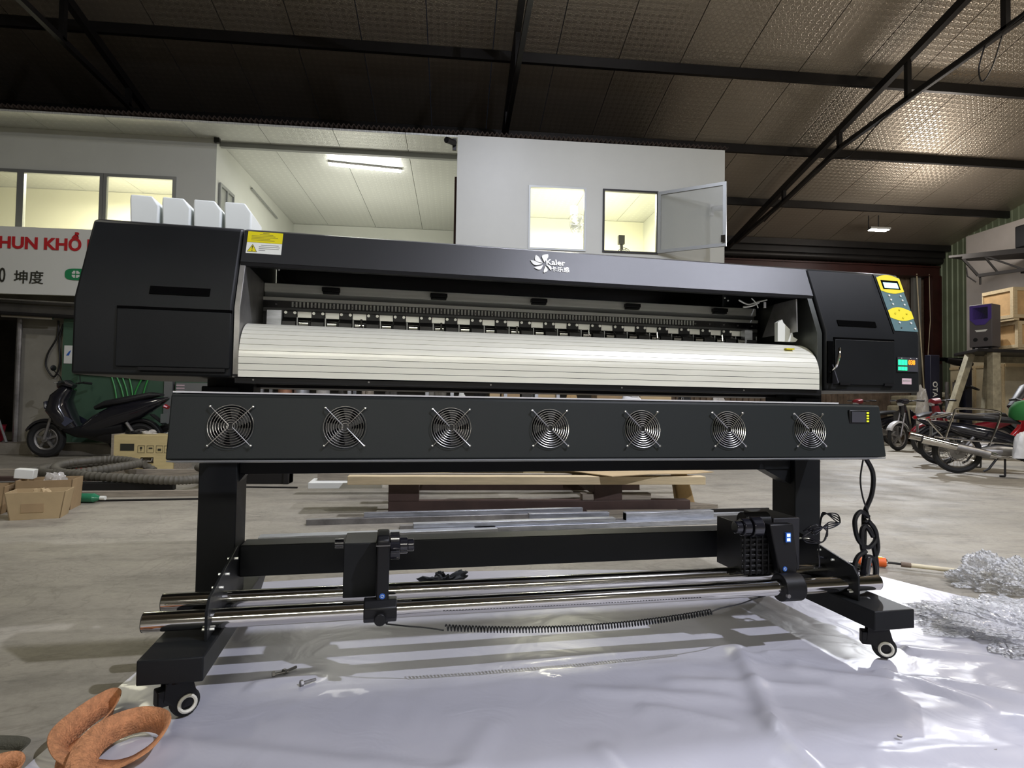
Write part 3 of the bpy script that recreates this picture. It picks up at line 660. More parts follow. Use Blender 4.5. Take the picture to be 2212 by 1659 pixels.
# side plates and the dark inside
sp = [(2.0, .93), (2.0, 1.15), (sy(1.30)+.01, 1.30), (2.69, 1.30), (2.69, .93)]
P().prism('x', sp, -.463, -.446).build('side_plate', steel, pr, bevel=.001)
rp = P().prism('x', sp, 1.618, 1.64).build('side_plate', mat('dark_steel_plate', (.10, .105, .095), .38, .8, var=.2), pr, bevel=.001)
P().prism('x', [(2.06, 1.16), (2.065, 1.29), (2.2, 1.29), (2.28, 1.16)], 1.575, 1.58).build('carriage_stop', steel, pr)
P().box(-.445, 1.618, 2.66, 2.69, .95, 1.41).build('inner_back_panel', blackg, pr)
P().box(-.445, 1.618, 2.1, 2.66, .93, .96).build('base_tray', blackm, pr)
P().box(-.455, 1.63, 1.992, 2.03, .912, .932).build('lower_rail', blackp, pr, bevel=.002)
for x in (-.40, -.05, .35, .82, 1.3): P().cyl((x, 1.99, .924), (x, 1.994, .924), .003, 8).build('screw', steel, pr)
# curved platen of slats
pl = P().prism('x', [(2.0, .935), (2.0, 1.0), (2.02, 1.05), (2.06, 1.08), (2.12, 1.10), (2.33, 1.10), (2.33, 1.08), (2.12, 1.08), (2.03, 1.0), (2.03, .935)], -.441, 1.612).build('platen', blackm, pr)
path = [(1.983, .932), (1.983, .99)]
for k in range(1, 13):
    a = PI/2*k/12; path.append((2.12 - .137*math.cos(a), .99 + .123*math.sin(a)))
path.append((2.17, 1.115))
cum = [0.0]
for a, b_ in zip(path, path[1:]): cum.append(cum[-1] + math.hypot(b_[0]-a[0], b_[1]-a[1]))
def pt(s_):
    for i in range(len(path)-1):
        if s_ <= cum[i+1] + 1e-9: t = (s_-cum[i])/(cum[i+1]-cum[i]); return (lerp(path[i][0], path[i+1][0], t), lerp(path[i][1], path[i+1][1], t))
    return path[-1]
NS = 15; T = cum[-1]
for k in range(NS):
    s0, s1 = T*k/NS + .0008, T*(k+1)/NS - .0008
    a, c, b_ = pt(s0), pt((s0+s1)/2), pt(s1); th = .006
    def inn(p, q_): d = Vector((q_[0]-p[0], q_[1]-p[1])).normalized(); return (d.y*th, -d.x*th)
    n_ = inn(a, b_)
    P().prism('x', [a, c, b_, (b_[0]+n_[0], b_[1]+n_[1]), (a[0]+n_[0], a[1]+n_[1])], -.443, 1.614).build('slat', whitepl, pl, smooth=False)
P().box(-.441, 1.612, 2.17, 2.33, 1.10, 1.112).build('platen_bed', alu, pl)
lab = P().box(1.50, 1.535, 2.02, 2.035, 1.085, 1.09).build('yellow_tag', yellow, pl); lab.rotation_euler = (0, 0, 0)
# rail assembly behind the opening
x0, x1 = -.445, 1.6
P().box(x0, x1, 2.36, 2.5, 1.264, 1.297).build('upper_beam', alu, pr, bevel=.002)
P().box(x0, x1, 2.365, 2.5, 1.279, 1.281).build('beam_groove', blackm, pr)
P().box(x0, x1, 2.375, 2.5, 1.242, 1.264).build('beam_web', alud, pr)
P().box(x0, x1, 2.345, 2.5, 1.2305, 1.243).build('middle_beam', alu, pr, bevel=.001)
P().box(x0, x1, 2.352, 2.5, 1.204, 1.2305).build('guide_rail', blackg, pr)
t_ = P()
for k in range(122):
    x = -.345 + k*.0135; t_.box(x, x + .0065, 2.350, 2.353, 1.209, 1.2285)
tag(t_.build('rail_teeth', whitelab, pr), kind='stuff')
for k in range(30): P().cyl((-.40 + k*.068, 2.352, 1.217), (-.40 + k*.068, 2.347, 1.217), .0035, 8).build('rail_bolt', steel, pr)
P().box(x0, x1, 2.35, 2.5, 1.190, 1.204).build('lower_flange', alud, pr)
P().box(-.36, 1.55, 2.33, 2.345, 1.168, 1.19).build('clip_beam', alu, pr)
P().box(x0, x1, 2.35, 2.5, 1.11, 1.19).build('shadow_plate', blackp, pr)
for x in (-.205, .2, .605, 1.01, 1.415):
    l_ = P().box(x - .033, x + .033, 2.335, 2.36, 1.272, 1.287).box(x - .03, x + .03, 2.338, 2.36, 1.264, 1.272).build('rail_latch', blackp, pr, bevel=.002)
proto = None
for k in range(20):
    x = -.345 + k * .0988
    if proto is None:
        proto = P().prism('x', [(2.328, 1.192), (2.322, 1.192), (2.322, 1.165), (2.29, 1.15), (2.285, 1.12), (2.33, 1.12), (2.33, 1.16)], x - .0245, x + .0245).build('pinch_clip', blackp, pr, bevel=.002)
        s1_ = P().cyl((x - .016, 2.322, 1.184), (x - .016, 2.318, 1.184), .0055, 10).build('clip_screw', alu, proto)
        s2_ = piece(s1_, proto, (.032, 0, 0))
        r_ = P().cyl((x + .035, 2.30, 1.142), (x + .067, 2.30, 1.142), .011, 12).build('pinch_roller', chrome, pr)
        w_ = P().bar((x + .028, 2.3, 1.165), (x + .028, 2.3, 1.12), .003, .004).build('roller_arm', alud, pr)
    else:
        c = piece(proto, pr, (k*.0988, 0, 0)); piece(s1_, c, (0, 0, 0)); piece(s1_, c, (.032, 0, 0))
        piece(w_, pr, (k*.0988, 0, 0))
        if k < 19: piece(r_, pr, (k*.0988, 0, 0))
    if k % 3 == 2: P().cyl((x + .058, 2.292, 1.165), (x + .058, 2.286, 1.132), .004, 8).ball((x + .058, 2.288, 1.135), .007, 8).build('spring_pin', wire, pr)
P().box(-.425, -.37, 2.30, 2.33, 1.12, 1.19).build('left_bracket', galv, pr, bevel=.003)
P().box(1.50, 1.535, 2.29, 2.32, 1.12, 1.19).build('right_bracket', galv, pr)
for x, z in ((-.37, 1.365), (-.385, 1.355), (1.41, 1.345), (1.425, 1.335)): P().ball((x, 2.3, z - .02), .004, 8).build('bolt_head', alu, pr)
m = P(); m.tube(smooth_path([(1.38, 2.15, 1.29), (1.42, 2.15, 1.275), (1.46, 2.15, 1.285), (1.5, 2.14, 1.295)]), .003, 6)
m.tube(smooth_path([(1.40, 2.15, 1.262), (1.44, 2.15, 1.27), (1.47, 2.15, 1.285)]), .004, 6).tube(smooth_path([(1.43, 2.14, 1.298), (1.45, 2.14, 1.28), (1.46, 2.14, 1.26)]), .002, 6)
m.build('loose_wires', whitelab, pr)
P().cyl((1.49, 2.14, 1.285), (1.49, 2.14, 1.262), .005, 8).build('white_connector', whitegl, pr)
P().prism('y', [(1.52, 1.125), (1.52, 1.20), (1.54, 1.212), (1.545, 1.20), (1.585, 1.165), (1.59, 1.145), (1.61, 1.135), (1.60, 1.125)], 2.10, 2.12).build('torn_tape', whitelab, pr)
# underside pipes and feet of the body
P().box(-.60, 1.78, 2.25, 2.65, .905, .932).build('body_base', darksteel, pr)
P().box(-.56, -.44, 2.2, 2.32, .87, .93).build('body_mount', black, pr); P().box(1.62, 1.80, 2.2, 2.32, .87, .93).build('body_mount', black, pr)
# dryer panel with seven fans
fp = [(1.83, .692), (1.86, .872), (1.866, .876), (1.96, .880), (1.96, .678), (1.925, .678)]
dp = P().prism('x', fp, -.59, 1.766).build('dryer_panel', mat('grey_black_coat', (.018, .021, .021), .45, bump=.1, bscale=900, spec=.2), pr, bevel=.004)
P().prism('x', [(1.8305, .690), (1.925, .676), (1.925, .673), (1.832, .686)], -.588, 1.764).build('bottom_flange', alud, dp)
P().box(-.588, 1.6, 1.868, 1.958, .879, .8835).build('top_highlight', whitegl, dp)  # lamp reflection along the panel top, painted as a white strip
TILT = (math.atan2(.18, .03), 0, 0)
def pyz(z): return 1.83 + (z - .692) * .03 / .18
FX = [-.426 + .3142 * k for k in range(7)]
g = M()
for k in range(8): g.ring((0, 0, 0), .0612 - k * .0072, .00105, 'z', 40, 5)
g.tube([(-.056, .056, .004), (-.006, .004, .003), (-.006, -.004, .003), (-.056, -.056, .004)], .0014, 5)
g.tube([(.056, .056, .004), (.006, .004, .003), (.006, -.004, .003), (.056, -.056, .004)], .0014, 5)
for a in (-1, 1):
    for b_ in (-1, 1): g.ball((.057*a, .056*b_, .002), .0045, 8, (1, 1, .7))
gd = g.build('fan_guard', wire, dp); hv = M().cyl((0, 0, 0), (0, 0, .001), .0575, 40).build('fan_opening', blackm, dp)
hb = M().cyl((0, 0, .001), (0, 0, .002), .02, 24)
for k in range(7):
    a = 2*PI*k/7; hb.prism('z', [(.019*math.cos(a), .019*math.sin(a)), (.055*math.cos(a+.25), .055*math.sin(a+.25)), (.055*math.cos(a+.8), .055*math.sin(a+.8)), (.019*math.cos(a+.6), .019*math.sin(a+.6))], .001, .0015)
hb = hb.build('fan_blades', blackp, dp)
for k, x in enumerate(FX):
    for src, off in ((gd, .007), (hv, 0), (hb, 0)):
        o = src if k == 0 else piece(src, dp, (0, 0, 0))
        o.location = rel(x, pyz(.786) - off - .0005, .786); o.rotation_euler = TILT
P().box(1.628, 1.715, 1.848, 1.862, .808, .858).build('dryer_controller', blackp, dp, bevel=.003)
P().box(1.636, 1.694, 1.8455, 1.849, .814, .852).build('controller_screen', greydisp, dp)
for k in range(4): P().box(1.699, 1.708, 1.846, 1.849, .8155 + k*.0098, .8215 + k*.0098).build('led', ledy, dp)
for x in (-.2, .25, .9, 1.3): P().ball((x, 1.86, .685), .003, 6).build('screw', darksteel, dp)
for x in (-.54, 1.72): P().box(x-.02, x+.02, 1.95, 2.22, .70, .74).build('panel_arm', darksteel, dp)
# stand
for s_, xa, xb in (('l', -.60, -.48), ('r', 1.66, 1.78)):
    po = P().box(xa, xb, 2.18, 2.33, .185, .905).build('post', black, pr, bevel=.004)
    a = xa - .01 if s_ == 'l' else xa - .04
    ft = P().prism('x', [(1.73, .12), (1.73, .185), (2.60, .185), (2.60, .16), (2.48, .12)], a, a + .16).build('foot', black, pr, bevel=.004)
    xs = xb + .002 if s_ == 'l' else xa - .010
    br = P().prism('x', [(1.835, .185), (1.835, .27), (1.86, .30), (2.18, .37), (2.18, .185)], xs, xs + .008).build('roller_bracket', black, pr, bevel=.001)
    for y, z in ((1.86, .21), (2.02, .32), (1.95, .30), (2.13, .34)): P().cyl((xs - .012, y, z), (xs + .020, y, z), .004, 8).build('bolt', alu, br)
    for yc in (1.80, 2.52):
        zt = .12 if yc < 2 else .13
        xc = a + .08
        cs = P().cyl((xc, yc, zt), (xc, yc, zt - .02), .03, 16).box(xc - .032, xc + .032, yc - .03, yc + .03, zt - .006, zt).build('caster', blackp, pr)
        dxy = (.018, -.012) if s_ == 'l' else (-.005, -.02)
        rz = math.radians(35 if s_ == 'l' else -28)
        def rot(m_):
            m_.v = [Vector((xc - PO[0], yc - PO[1], 0)) + Matrix.Rotation(rz, 3, 'Z') @ (v_ - Vector((xc - PO[0], yc - PO[1], 0))) for v_ in m_.v]; return m_
        rot(P().prism('y', [(xc-.035, .105), (xc+.03, .105), (xc+.045, .05), (xc+.03, .03), (xc+.0, .028), (xc-.04, .06)], yc-.020, yc-.015).prism('y', [(xc-.035, .105), (xc+.03, .105), (xc+.045, .05), (xc+.03, .03), (xc+.0, .028), (xc-.04, .06)], yc+.015, yc+.020)).build('fork', blackp, cs)
        rot(P().cyl((xc+.018, yc-.012, .038), (xc+.018, yc+.012, .038), .0375, 24)).build('wheel', rubber, cs, bevel=.004)
        rot(P().ring((xc+.018, yc-.0215, .038), .021, .005, 'y', 24, 6).ring((xc+.018, yc+.0215, .038), .021, .005, 'y', 24, 6)).build('wheel_cap', wheelw, cs)
        rot(P().box(xc-.055, xc-.02, yc-.018, yc+.018, .045, .09)).build('brake_pedal', blackp, cs, bevel=.004)
P().box(-.48, 1.66, 2.205, 2.30, .606, .69).build('upper_cross_beam', black, pr, bevel=.004)
P().box(-.48, 1.66, 2.25, 2.35, .245, .354).build('lower_cross_beam', black, pr, bevel=.004)
P().prism('y', [(1.54, .606), (1.66, .606), (1.66, .545)], 2.21, 2.29).build('gusset', black, pr); P().prism('y', [(-.48, .606), (-.46, .606), (-.48, .58)], 2.21, 2.29).build('gusset', black, pr)
# take-up rollers
P().cyl((-.648, 1.885, .231), (1.775, 1.885, .231), .0275, 40).build('front_roller', chrome, pr)
P().cyl((-.6495, 1.885, .231), (-.648, 1.885, .231), .0278, 40).cyl((1.775, 1.885, .231), (1.7765, 1.885, .231), .0278, 40).build('roller_end', blackp, pr)
P().cyl((-.640, 2.01, .245), (1.80, 2.01, .245), .0265, 40).build('rear_roller', chrome, pr)
P().cyl((-.6415, 2.01, .245), (-.640, 2.01, .245), .0268, 40).build('roller_end', blackp, pr)
# left take-up unit
lu = P().box(-.113, -.012, 1.94, 2.10, .252, .420).build('left_take_up_unit', black, pr, bevel=.003)
P().prism('x', [(1.87, .19), (1.87, .44), (1.885, .455), (2.0, .45), (2.0, .40), (1.93, .38), (1.93, .19)], -.012, .026).build('arm', blackp, lu, bevel=.005)
P().box(-.014, .028, 1.866, 1.90, .425, .4275).build('arm_trim', steel, lu)
oc = [(math.cos(PI/8 + PI/4*k), math.sin(PI/8 + PI/4*k)) for k in range(8)]
P().prism('x', [(1.885 + .040*a, .231 + .037*b_) for a, b_ in oc], -.047, .051).build('roller_clamp', blackp, lu, bevel=.004)
P().cyl((.002, 1.842, .218), (.002, 1.826, .218), .018, 12).build('clamp_knob', blackp, lu, bevel=.002)
P().cyl((.007, 1.8695, .275), (.007, 1.868, .275), .0085, 20).build('blue_sticker', blue, lu)
P().ring((.007, 1.8675, .275), .004, .0008, 'y', 14, 4).build('sticker_mark', whitelab, lu)
def knob(x, y, z, s_, par, L=.075):
    m = P(); pts = []
    for k in range(24): R = .040 * (1 + .12*math.cos(6*2*PI*k/24)); pts.append((y + R*math.cos(2*PI*k/24), z + R*math.sin(2*PI*k/24)))
    m.prism('x', pts, x, x + s_*.03); m.cyl((x + s_*.03, y, z), (x + s_*.055, y, z), .026, 16); m.cyl((x + s_*.055, y, z), (x + s_*L, y, z), .02, 16)
    m.build('knob', blackg, par, bevel=.002)
knob(.028, 1.96, .405, 1, lu)
P().cyl((-.145, 2.03, .40), (-.118, 2.03, .40), .016, 12).build('side_knob', blackg, lu)
# right take-up unit
ru = P().box(1.41, 1.52, 1.97, 2.16, .262, .455).build('right_take_up_unit', mat('grey_coat', (.022, .022, .026), .5, spec=.3), pr, bevel=.004)
P().prism('y', [(1.345, .448), (1.44, .448), (1.46, .30), (1.445, .235), (1.395, .235)], 1.90, 1.935).build('arm', blackp, ru, bevel=.005)
mr = P().box(1.27, 1.40, 1.95, 2.12, .262, .44)
for k in range(9): mr.box(1.262, 1.405, 1.942, 1.95, .268 + k*.019, .278 + k*.019)
for k in range(6): mr.box(1.27 + k*.024, 1.276 + k*.024, 1.938, 1.95, .262, .44)
mr.build('motor', blackp, ru, bevel=.002)
P().cyl((1.30, 2.0, .44), (1.40, 2.0, .44), .035, 20).build('motor_cap', blackp, ru)
P().cyl((1.225, 1.93, .435), (1.25, 1.93, .435), .022, 20).cyl((1.25, 1.93, .435), (1.28, 1.93, .435), .031, 20).cyl((1.285, 1.93, .435), (1.325, 1.93, .435), .036, 20).build('knob', blackg, ru, bevel=.003)
P().cyl((1.37, 1.885, .231), (1.45, 1.885, .231), .048, 28).build('roller_clamp', blackp, ru, bevel=.004)
P().cyl((1.375, 1.835, .215), (1.375, 1.845, .215), .007, 8).build('clamp_screw', steel, ru)
P().cyl((1.405, 1.90, .290), (1.405, 1.8975, .290), .0085, 20).build('blue_sticker', blue, ru)
P().ring((1.405, 1.897, .290), .004, .0008, 'y', 14, 4).build('sticker_mark', whitelab, ru)
P().box(1.405, 1.425, 1.893, 1.90, .385, .418).build('rocker_switch', blue, ru)
P().box(1.409, 1.421, 1.891, 1.893, .389, .399).box(1.409, 1.421, 1.891, 1.893, .405, .415).build('switch_lamps', ledb, ru)
# spiral cable between the two units
def helix(a, b_, sag, turns, R, r, o):
    m = M(o); pts = []; n = turns * 12
    for i in range(n + 1):
        t = i / n; c = Vector(a).lerp(Vector(b_), t); c.z -= sag * 4 * t * (1 - t)
        an = 2*PI*turns*t; pts.append((c.x, c.y + R*math.cos(an), c.z + R*math.sin(an)))
    m.tube(pts, r, 5); return m
sc_ = helix((.195, 1.82, .188), (1.085, 1.84, .178), .026, 88, .0085, .0021, PO)
sc_.tube(smooth_path([(.02, 1.86, .195), (.08, 1.84, .192), (.14, 1.83, .187), (.19, 1.82, .18)]), .0022, 6)
sc_.tube(smooth_path([(1.085, 1.84, .178), (1.12, 1.84, .188), (1.2, 1.85, .195), (1.28, 1.87, .205), (1.37, 1.88, .212)]), .0022, 6)
sc_.build('coiled_cable', blackp, pr)
cb = P()
cb.tube(smooth_path([(1.785, 1.95, .68), (1.82, 1.95, .62), (1.825, 1.96, .54), (1.80, 1.97, .46), (1.80, 1.97, .38), (1.795, 1.97, .30)]), .0085, 8)
cb.tube(smooth_path([(1.77, 1.94, .68), (1.765, 1.95, .60), (1.775, 1.95, .53), (1.81, 1.96, .46), (1.835, 1.97, .39), (1.85, 1.97, .35)]), .003, 6)
cb.tube(smooth_path([(1.80, 1.95, .455), (1.765, 1.95, .475), (1.74, 1.95, .44), (1.755, 1.95, .37), (1.80, 1.95, .34), (1.835, 1.95, .375), (1.82, 1.95, .42), (1.79, 1.96, .44)]), .0085, 8)
cb.tube(smooth_path([(1.80, 1.95, .44), (1.83, 1.95, .40), (1.84, 1.95, .33), (1.81, 1.95, .29), (1.775, 1.95, .33), (1.77, 1.95, .40), (1.79, 1.95, .42), (1.82, 1.95, .38)]), .0085, 8)
cb.tube(smooth_path([(1.78, 1.94, .33), (1.745, 1.94, .31), (1.73, 1.94, .27), (1.75, 1.94, .22), (1.79, 1.94, .21), (1.82, 1.94, .24), (1.81, 1.94, .30), (1.77, 1.94, .31)]), .0085, 8)
cb.tube(smooth_path([(1.82, 1.95, .35), (1.835, 1.95, .28), (1.83, 1.95, .22), (1.80, 1.95, .205), (1.78, 1.95, .24), (1.79, 1.95, .30)]), .0085, 8)
cb.build('power_cable_bundle', blackp, pr)
P().cyl((1.79, 1.945, .31), (1.775, 1.945, .225), .017, 10).build('cable_plug', blackg, pr, bevel=.004)
P().tube([(1.85, 1.97, .35), (1.857, 1.97, .33)], .005, 6).build('white_connector', whitegl, pr)
m = P()
for k in range(4):
    m.tube(smooth_path([(1.55 + .01*k, 1.99, .40), (1.58, 1.96, .43 - .012*k), (1.63, 1.96, .40 + .01*k), (1.61, 1.96, .365), (1.56, 1.97, .36 + .008*k), (1.54, 1.98, .38), (1.58, 1.97, .41)]), .0025, 5)
    m.tube(smooth_path([(1.63, 2.0, .40), (1.66, 2.02, .45 + .004*k), (1.72, 2.02, .455 - .01*k), (1.735, 2.02, .42), (1.69, 2.02, .40 + .008*k), (1.65, 2.0, .41)]), .0025, 5)
m.tube(smooth_path([(1.60, 1.97, .37), (1.61, 1.98, .32), (1.62, 1.99, .27), (1.61, 2.0, .235)]), .003, 5)
m.tube(smooth_path([(1.62, 2.0, .30), (1.7, 1.98, .285), (1.76, 1.96, .275)]), .0035, 5)
m.build('thin_cable_bundle', blackg, pr)
# ink bottles standing upside down behind the left cover
tray = P().box(-.96, -.47, 2.42, 2.66, 1.43, 1.47).build('bottle_tray', black, pr)
for k in range(4):
    b_ = thingP('ink_tank', ['white frosted ink tank at the left end of the row of four', 'white frosted ink tank, second from the left end of the row', 'white frosted ink tank, third from the left end of the row', 'white frosted ink tank at the right end, beside the yellow label'][k], 'tank', (-.887 + .108*k, 2.5, 1.47), 0, 'ink tanks on top of the printer')
    m = M(); z1 = .15 - .0*k
    m.add([(-.046,-.05,0),(.046,-.05,0),(.046,.14,0),(-.046,.14,0), (-.05,-.055,.13),(.05,-.055,.11),(.05,.14,.11),(-.05,.14,.13), (-.05,-.05,z1),(.022,-.05,z1),(.022,.13,z1),(-.05,.13,z1)],
          [(0,3,2,1),(0,1,5,4),(1,2,6,5),(2,3,7,6),(3,0,4,7),(4,5,9,8),(5,6,10,9),(6,7,11,10),(7,4,8,11),(8,9,10,11)])
    m.build('tank_body', translucent, b_, bevel=.006, seg=3)
    M().cyl((0, .06, -.0), (0, .06, -.0001), .001, 6)
# ---------------------------------------------------------------- white film on the floor, with folds (printer coordinates)
sw_ = [(-.93, .9), (-.93, 1.56), (-.955, 1.85), (-1.01, 2.1), (-1.0, 2.5), (-.976, 2.94)]
def left_x(t): y = lerp(.55, 2.95, t); return -.93 - .05*math.sin(t*3) , y
def back_y(s): return 2.95 + .18*math.sin(PI*min(1, s*1.15))*.9
folds = [((1.25, 1.95), (1.05, 1.45), .022, .03), ((1.05, 1.5), (1.02, 1.2), .02, .03), ((.9, 1.75), (1.35, 1.62), .012, .03), ((1.7, 1.62), (1.95, 1.40), .022, .03), ((1.60, 1.72), (1.72, 1.45), .018, .025),
         ((-.75, 1.85), (-.2, 2.0), .010, .03), ((-.6, 1.7), (.2, 1.40), .010, .035), ((.55, 1.45), (.62, 1.1), .014, .025), ((.62, 1.75), (1.0, 1.62), .012, .03), ((1.75, 1.35), (1.85, 1.1), .03, .04), ((2.1, 1.7), (1.8, 1.85), .014, .03),
         ((.75, 1.62), (.92, 1.5), .014, .025), ((1.35, 1.75), (1.6, 1.6), .014, .03), ((.3, 1.6), (.1, 1.25), .008, .04), ((1.2, 1.3), (1.6, 1.25), .012, .03), ((2.0, 1.35), (2.3, 1.5), .02, .03), ((.35, 1.95), (.9, 1.98), .006, .03), ((-.3, 1.5), (-.05, 1.35), .008, .03)]
def fold_h(x, y):
    h = .003
    for (a, b_, H_, W_) in folds:
        dx, dy = b_[0]-a[0], b_[1]-a[1]; L2 = dx*dx+dy*dy; t = ((x-a[0])*dx+(y-a[1])*dy)/L2; tc_ = min(1, max(0, t))
        d = math.hypot(x-a[0]-tc_*dx, y-a[1]-tc_*dy); h += H_ * math.exp(-(d/W_)**2) * (1 - .3*abs(2*tc_-1))
    k = .25 + .75*min(1, max(0, (x - .2)/1.3)) if y < 1.9 else .2
    n = noise.noise((x*3.2, y*4.1, 0)); r = (1 - abs(noise.noise((x*2.6+5, y*3.4+2, 1)))*2)
    h += k * (.006 * n + .010 * max(0, r - .55))
    if .95 < 1: h += k * .004 * max(0, 1 - abs(noise.noise((x*5+1, y*6, 3)))*5)
    return max(.0035, h)
m = M(); NX, NY = 260, 170
for j in range(NY + 1):
    v_ = j / NY
    for i in range(NX + 1):
        u = i / NX
        lx, ly = left_x(v_); rx = 2.95 if v_ < .66 else lerp(2.95, 2.2, ((v_-.66)/.34)**.45)
        x = lerp(lx, rx, u); yb = back_y(u); y = lerp(.55, yb, v_) if v_ > 0 else .55
        
        cp_, sp__ = math.cos(PR), math.sin(PR); px_, py_ = cp_*x + sp__*y, -sp__*x + cp_*y; foot = (-.68 < px_ < -.38) or (1.55 < px_ < 1.85); h = fold_h(px_, py_)
        if foot and py_ > 1.7: h = .0035
        m.v.append(Vector((x, y, h)))
m.f = [(j*(NX+1)+i, j*(NX+1)+i+1, (j+1)*(NX+1)+i+1, (j+1)*(NX+1)+i) for j in range(NY) for i in range(NX)]
tag(m.build('film_sheet', film), 'large wrinkled white film sheet spread on the concrete beneath the printer', 'sheet')
# bubble wrap heaps
def PB(x, y, z):
    c, s = math.cos(PR), math.sin(PR); return (c*x + s*y, -s*x + c*y, z)
def crumple(name, loc, sx, sy_, sz, material, label, cat, seed, freq=5.0, amp=.5, nu=64, frame=thingP):
    m = M(); vs = []; nv = nu // 2
    for i in range(nv + 1):
        a = PI/2 * i / nv
        for k in range(nu):
            b_ = 2*PI*k/nu; d = Vector((math.sin(a)*math.cos(b_), math.sin(a)*math.sin(b_), math.cos(a)))
            n1 = noise.noise(d*freq*.4 + Vector((seed, 0, 0))); n2 = abs(noise.noise(d*freq + Vector((seed, 3, 0)))); n3 = noise.noise(d*freq*3 + Vector((0, seed, 0)))
            r = 1 + amp*n1 - amp*.6*n2 + amp*.25*n3
            vs.append((d.x*r*sx, d.y*r*sy_, max(0.002 if i < nv else .002, d.z*max(.35, r)*sz)))
    m.v = [Vector(p) for p in vs]; m.f = [(i*nu+k, (i+1)*nu+k, (i+1)*nu+(k+1) % nu, i*nu+(k+1) % nu) for i in range(nv) for k in range(nu)]
    t = m.build(name, material); t.location = PW(*loc) if frame is thingP else loc; t.rotation_euler = (0, 0, PR if frame is thingP else 0)
    return tag(t, label, cat)
crumple('bubble_wrap', PB(2.32, 2.22, .006), .40, .30, .06, bubble, 'large crumpled heap of clear bubble wrap on the right side of the film', 'bubble wrap', 3, 6, .6, 110)
crumple('bubble_wrap', PB(2.66, 2.72, .004), .19, .15, .14, bubble, 'small round clump of clear bubble wrap on concrete beyond the heap', 'bubble wrap', 9, 6, .5, 90)
crumple('bubble_wrap', PB(3.12, 2.62, .004), .16, .15, .13, bubble, 'bubble wrap clump cut by the right edge of the photo', 'bubble wrap', 14, 6, .5, 60)
# black glove
gl = crumple('cloth', PB(-.03, 2.89, .004), .10, .05, .05, mat('dark_grey_cloth', (.04, .045, .05), .85), 'crumpled dark grey cloth on the floor behind the rollers', 'cloth', 21, 5, .9, 40)
# bolts on the film
def bolt(x, y, rz, label):
    t = thingP('hex_bolt', label, 'bolt', (x, y, .012), rz, 'loose bolts on the film')
    M().cyl((0, 0, 0), (.04, 0, 0), .0045, 8).build('shank', steel, t); M().cyl((-.008, 0, 0), (0, 0, 0), .010, 6).build('head', steel, t)
bolt(-.315, 2.005, .3, 'loose bolt lying left, nearest to the left foot'); bolt(-.285, 2.02, .8, 'loose bolt lying behind its two neighbours on the film'); bolt(-.222, 1.93, .5, 'loose bolt lying in front of its two neighbours')
for x, y, lb in ((1.338, 1.348, 'dark speck of metal left of the bottom right film corner'), (1.526, 1.252, 'dark speck of metal at the bottom edge on the right')):
    o = M().cyl((0, 0, 0), (0, 0, .004), .006, 8).build('washer', steel); o.location = PW(x, y, .012); tag(o, lb, 'washer')
# webbing straps
def strap(name, pts, width, material, label, roll=None, th=.0025):
    """ribbon through pts (x, y, z, lean) in printer coordinates; lean 0 = flat, 1 = standing on edge"""
    P_ = smooth_path([p[:3] for p in pts], 10); L_ = smooth_path([(p[3], 0, 0) for p in pts], 10); m = M(); vs = []
    for i, p in enumerate(P_):
        a = P_[max(0, i-1)]; c = P_[min(len(P_)-1, i+1)]; d = (c-a); d.z = 0 if d.length > 1e-6 else 0; d.normalize()
        side = Vector((-d.y, d.x, 0)); an = L_[i].x * PI/2; wv = side*math.cos(an) + Vector((0, 0, 1))*math.sin(an)
        nn = d.cross(wv).normalized()
        zc = max(p.z, .004 + abs(wv.z)*width/2)
        for s_ in (-1, 1):
            q_ = Vector((p.x, p.y, zc)) + wv*width/2*s_; vs.append(Vector(PW(*q_)))
    m.v = vs; m.f = [(2*i, 2*i+1, 2*i+3, 2*i+2) for i in range(len(P_)-1)]
    o = m.build(name, material); sd = o.modifiers.new('thick', 'SOLIDIFY'); sd.thickness = th; sd.offset = 0
    return tag(o, label, 'strap')
strap('webbing_strap', [(-.60, 1.42, .01, .2), (-.635, 1.50, .03, .2), (-.655, 1.59, .05, .4), (-.64, 1.67, .05, .75), (-.59, 1.71, .05, .95), (-.535, 1.69, .05, .9), (-.515, 1.64, .05, .6), (-.54, 1.59, .03, .25), (-.59, 1.575, .015, .1), (-.64, 1.575, .02, .1),
      (-.70, 1.60, .03, .25), (-.745, 1.66, .04, .5), (-.735, 1.73, .05, .7), (-.70, 1.80, .06, .9), (-.675, 1.79, .06, .8), (-.68, 1.73, .05, .5), (-.71, 1.65, .03, .3), (-.68, 1.56, .02, .3), (-.64, 1.44, .01, .3)], .062, orangest, 'looped orange webbing strap beside the left front caster')
strap('webbing_strap', [(-.88, 1.55, .02, .5), (-.85, 1.60, .03, .6), (-.81, 1.61, .03, .7), (-.79, 1.58, .02, .7), (-.82, 1.54, .02, .6), (-.86, 1.50, .01, .4)], .035, orangest, 'small curl of orange webbing at the bottom left corner')
strap('webbing_strap', [(-1.1, 1.66, .01, .2), (-.98, 1.70, .03, .5), (-.86, 1.69, .03, .6), (-.82, 1.66, .03, .5), (-.86, 1.63, .015, .2), (-.93, 1.58, .01, .1), (-1.02, 1.5, .01, .1)], .03, greyst, 'dirty grey webbing strap on the concrete at the bottom left')
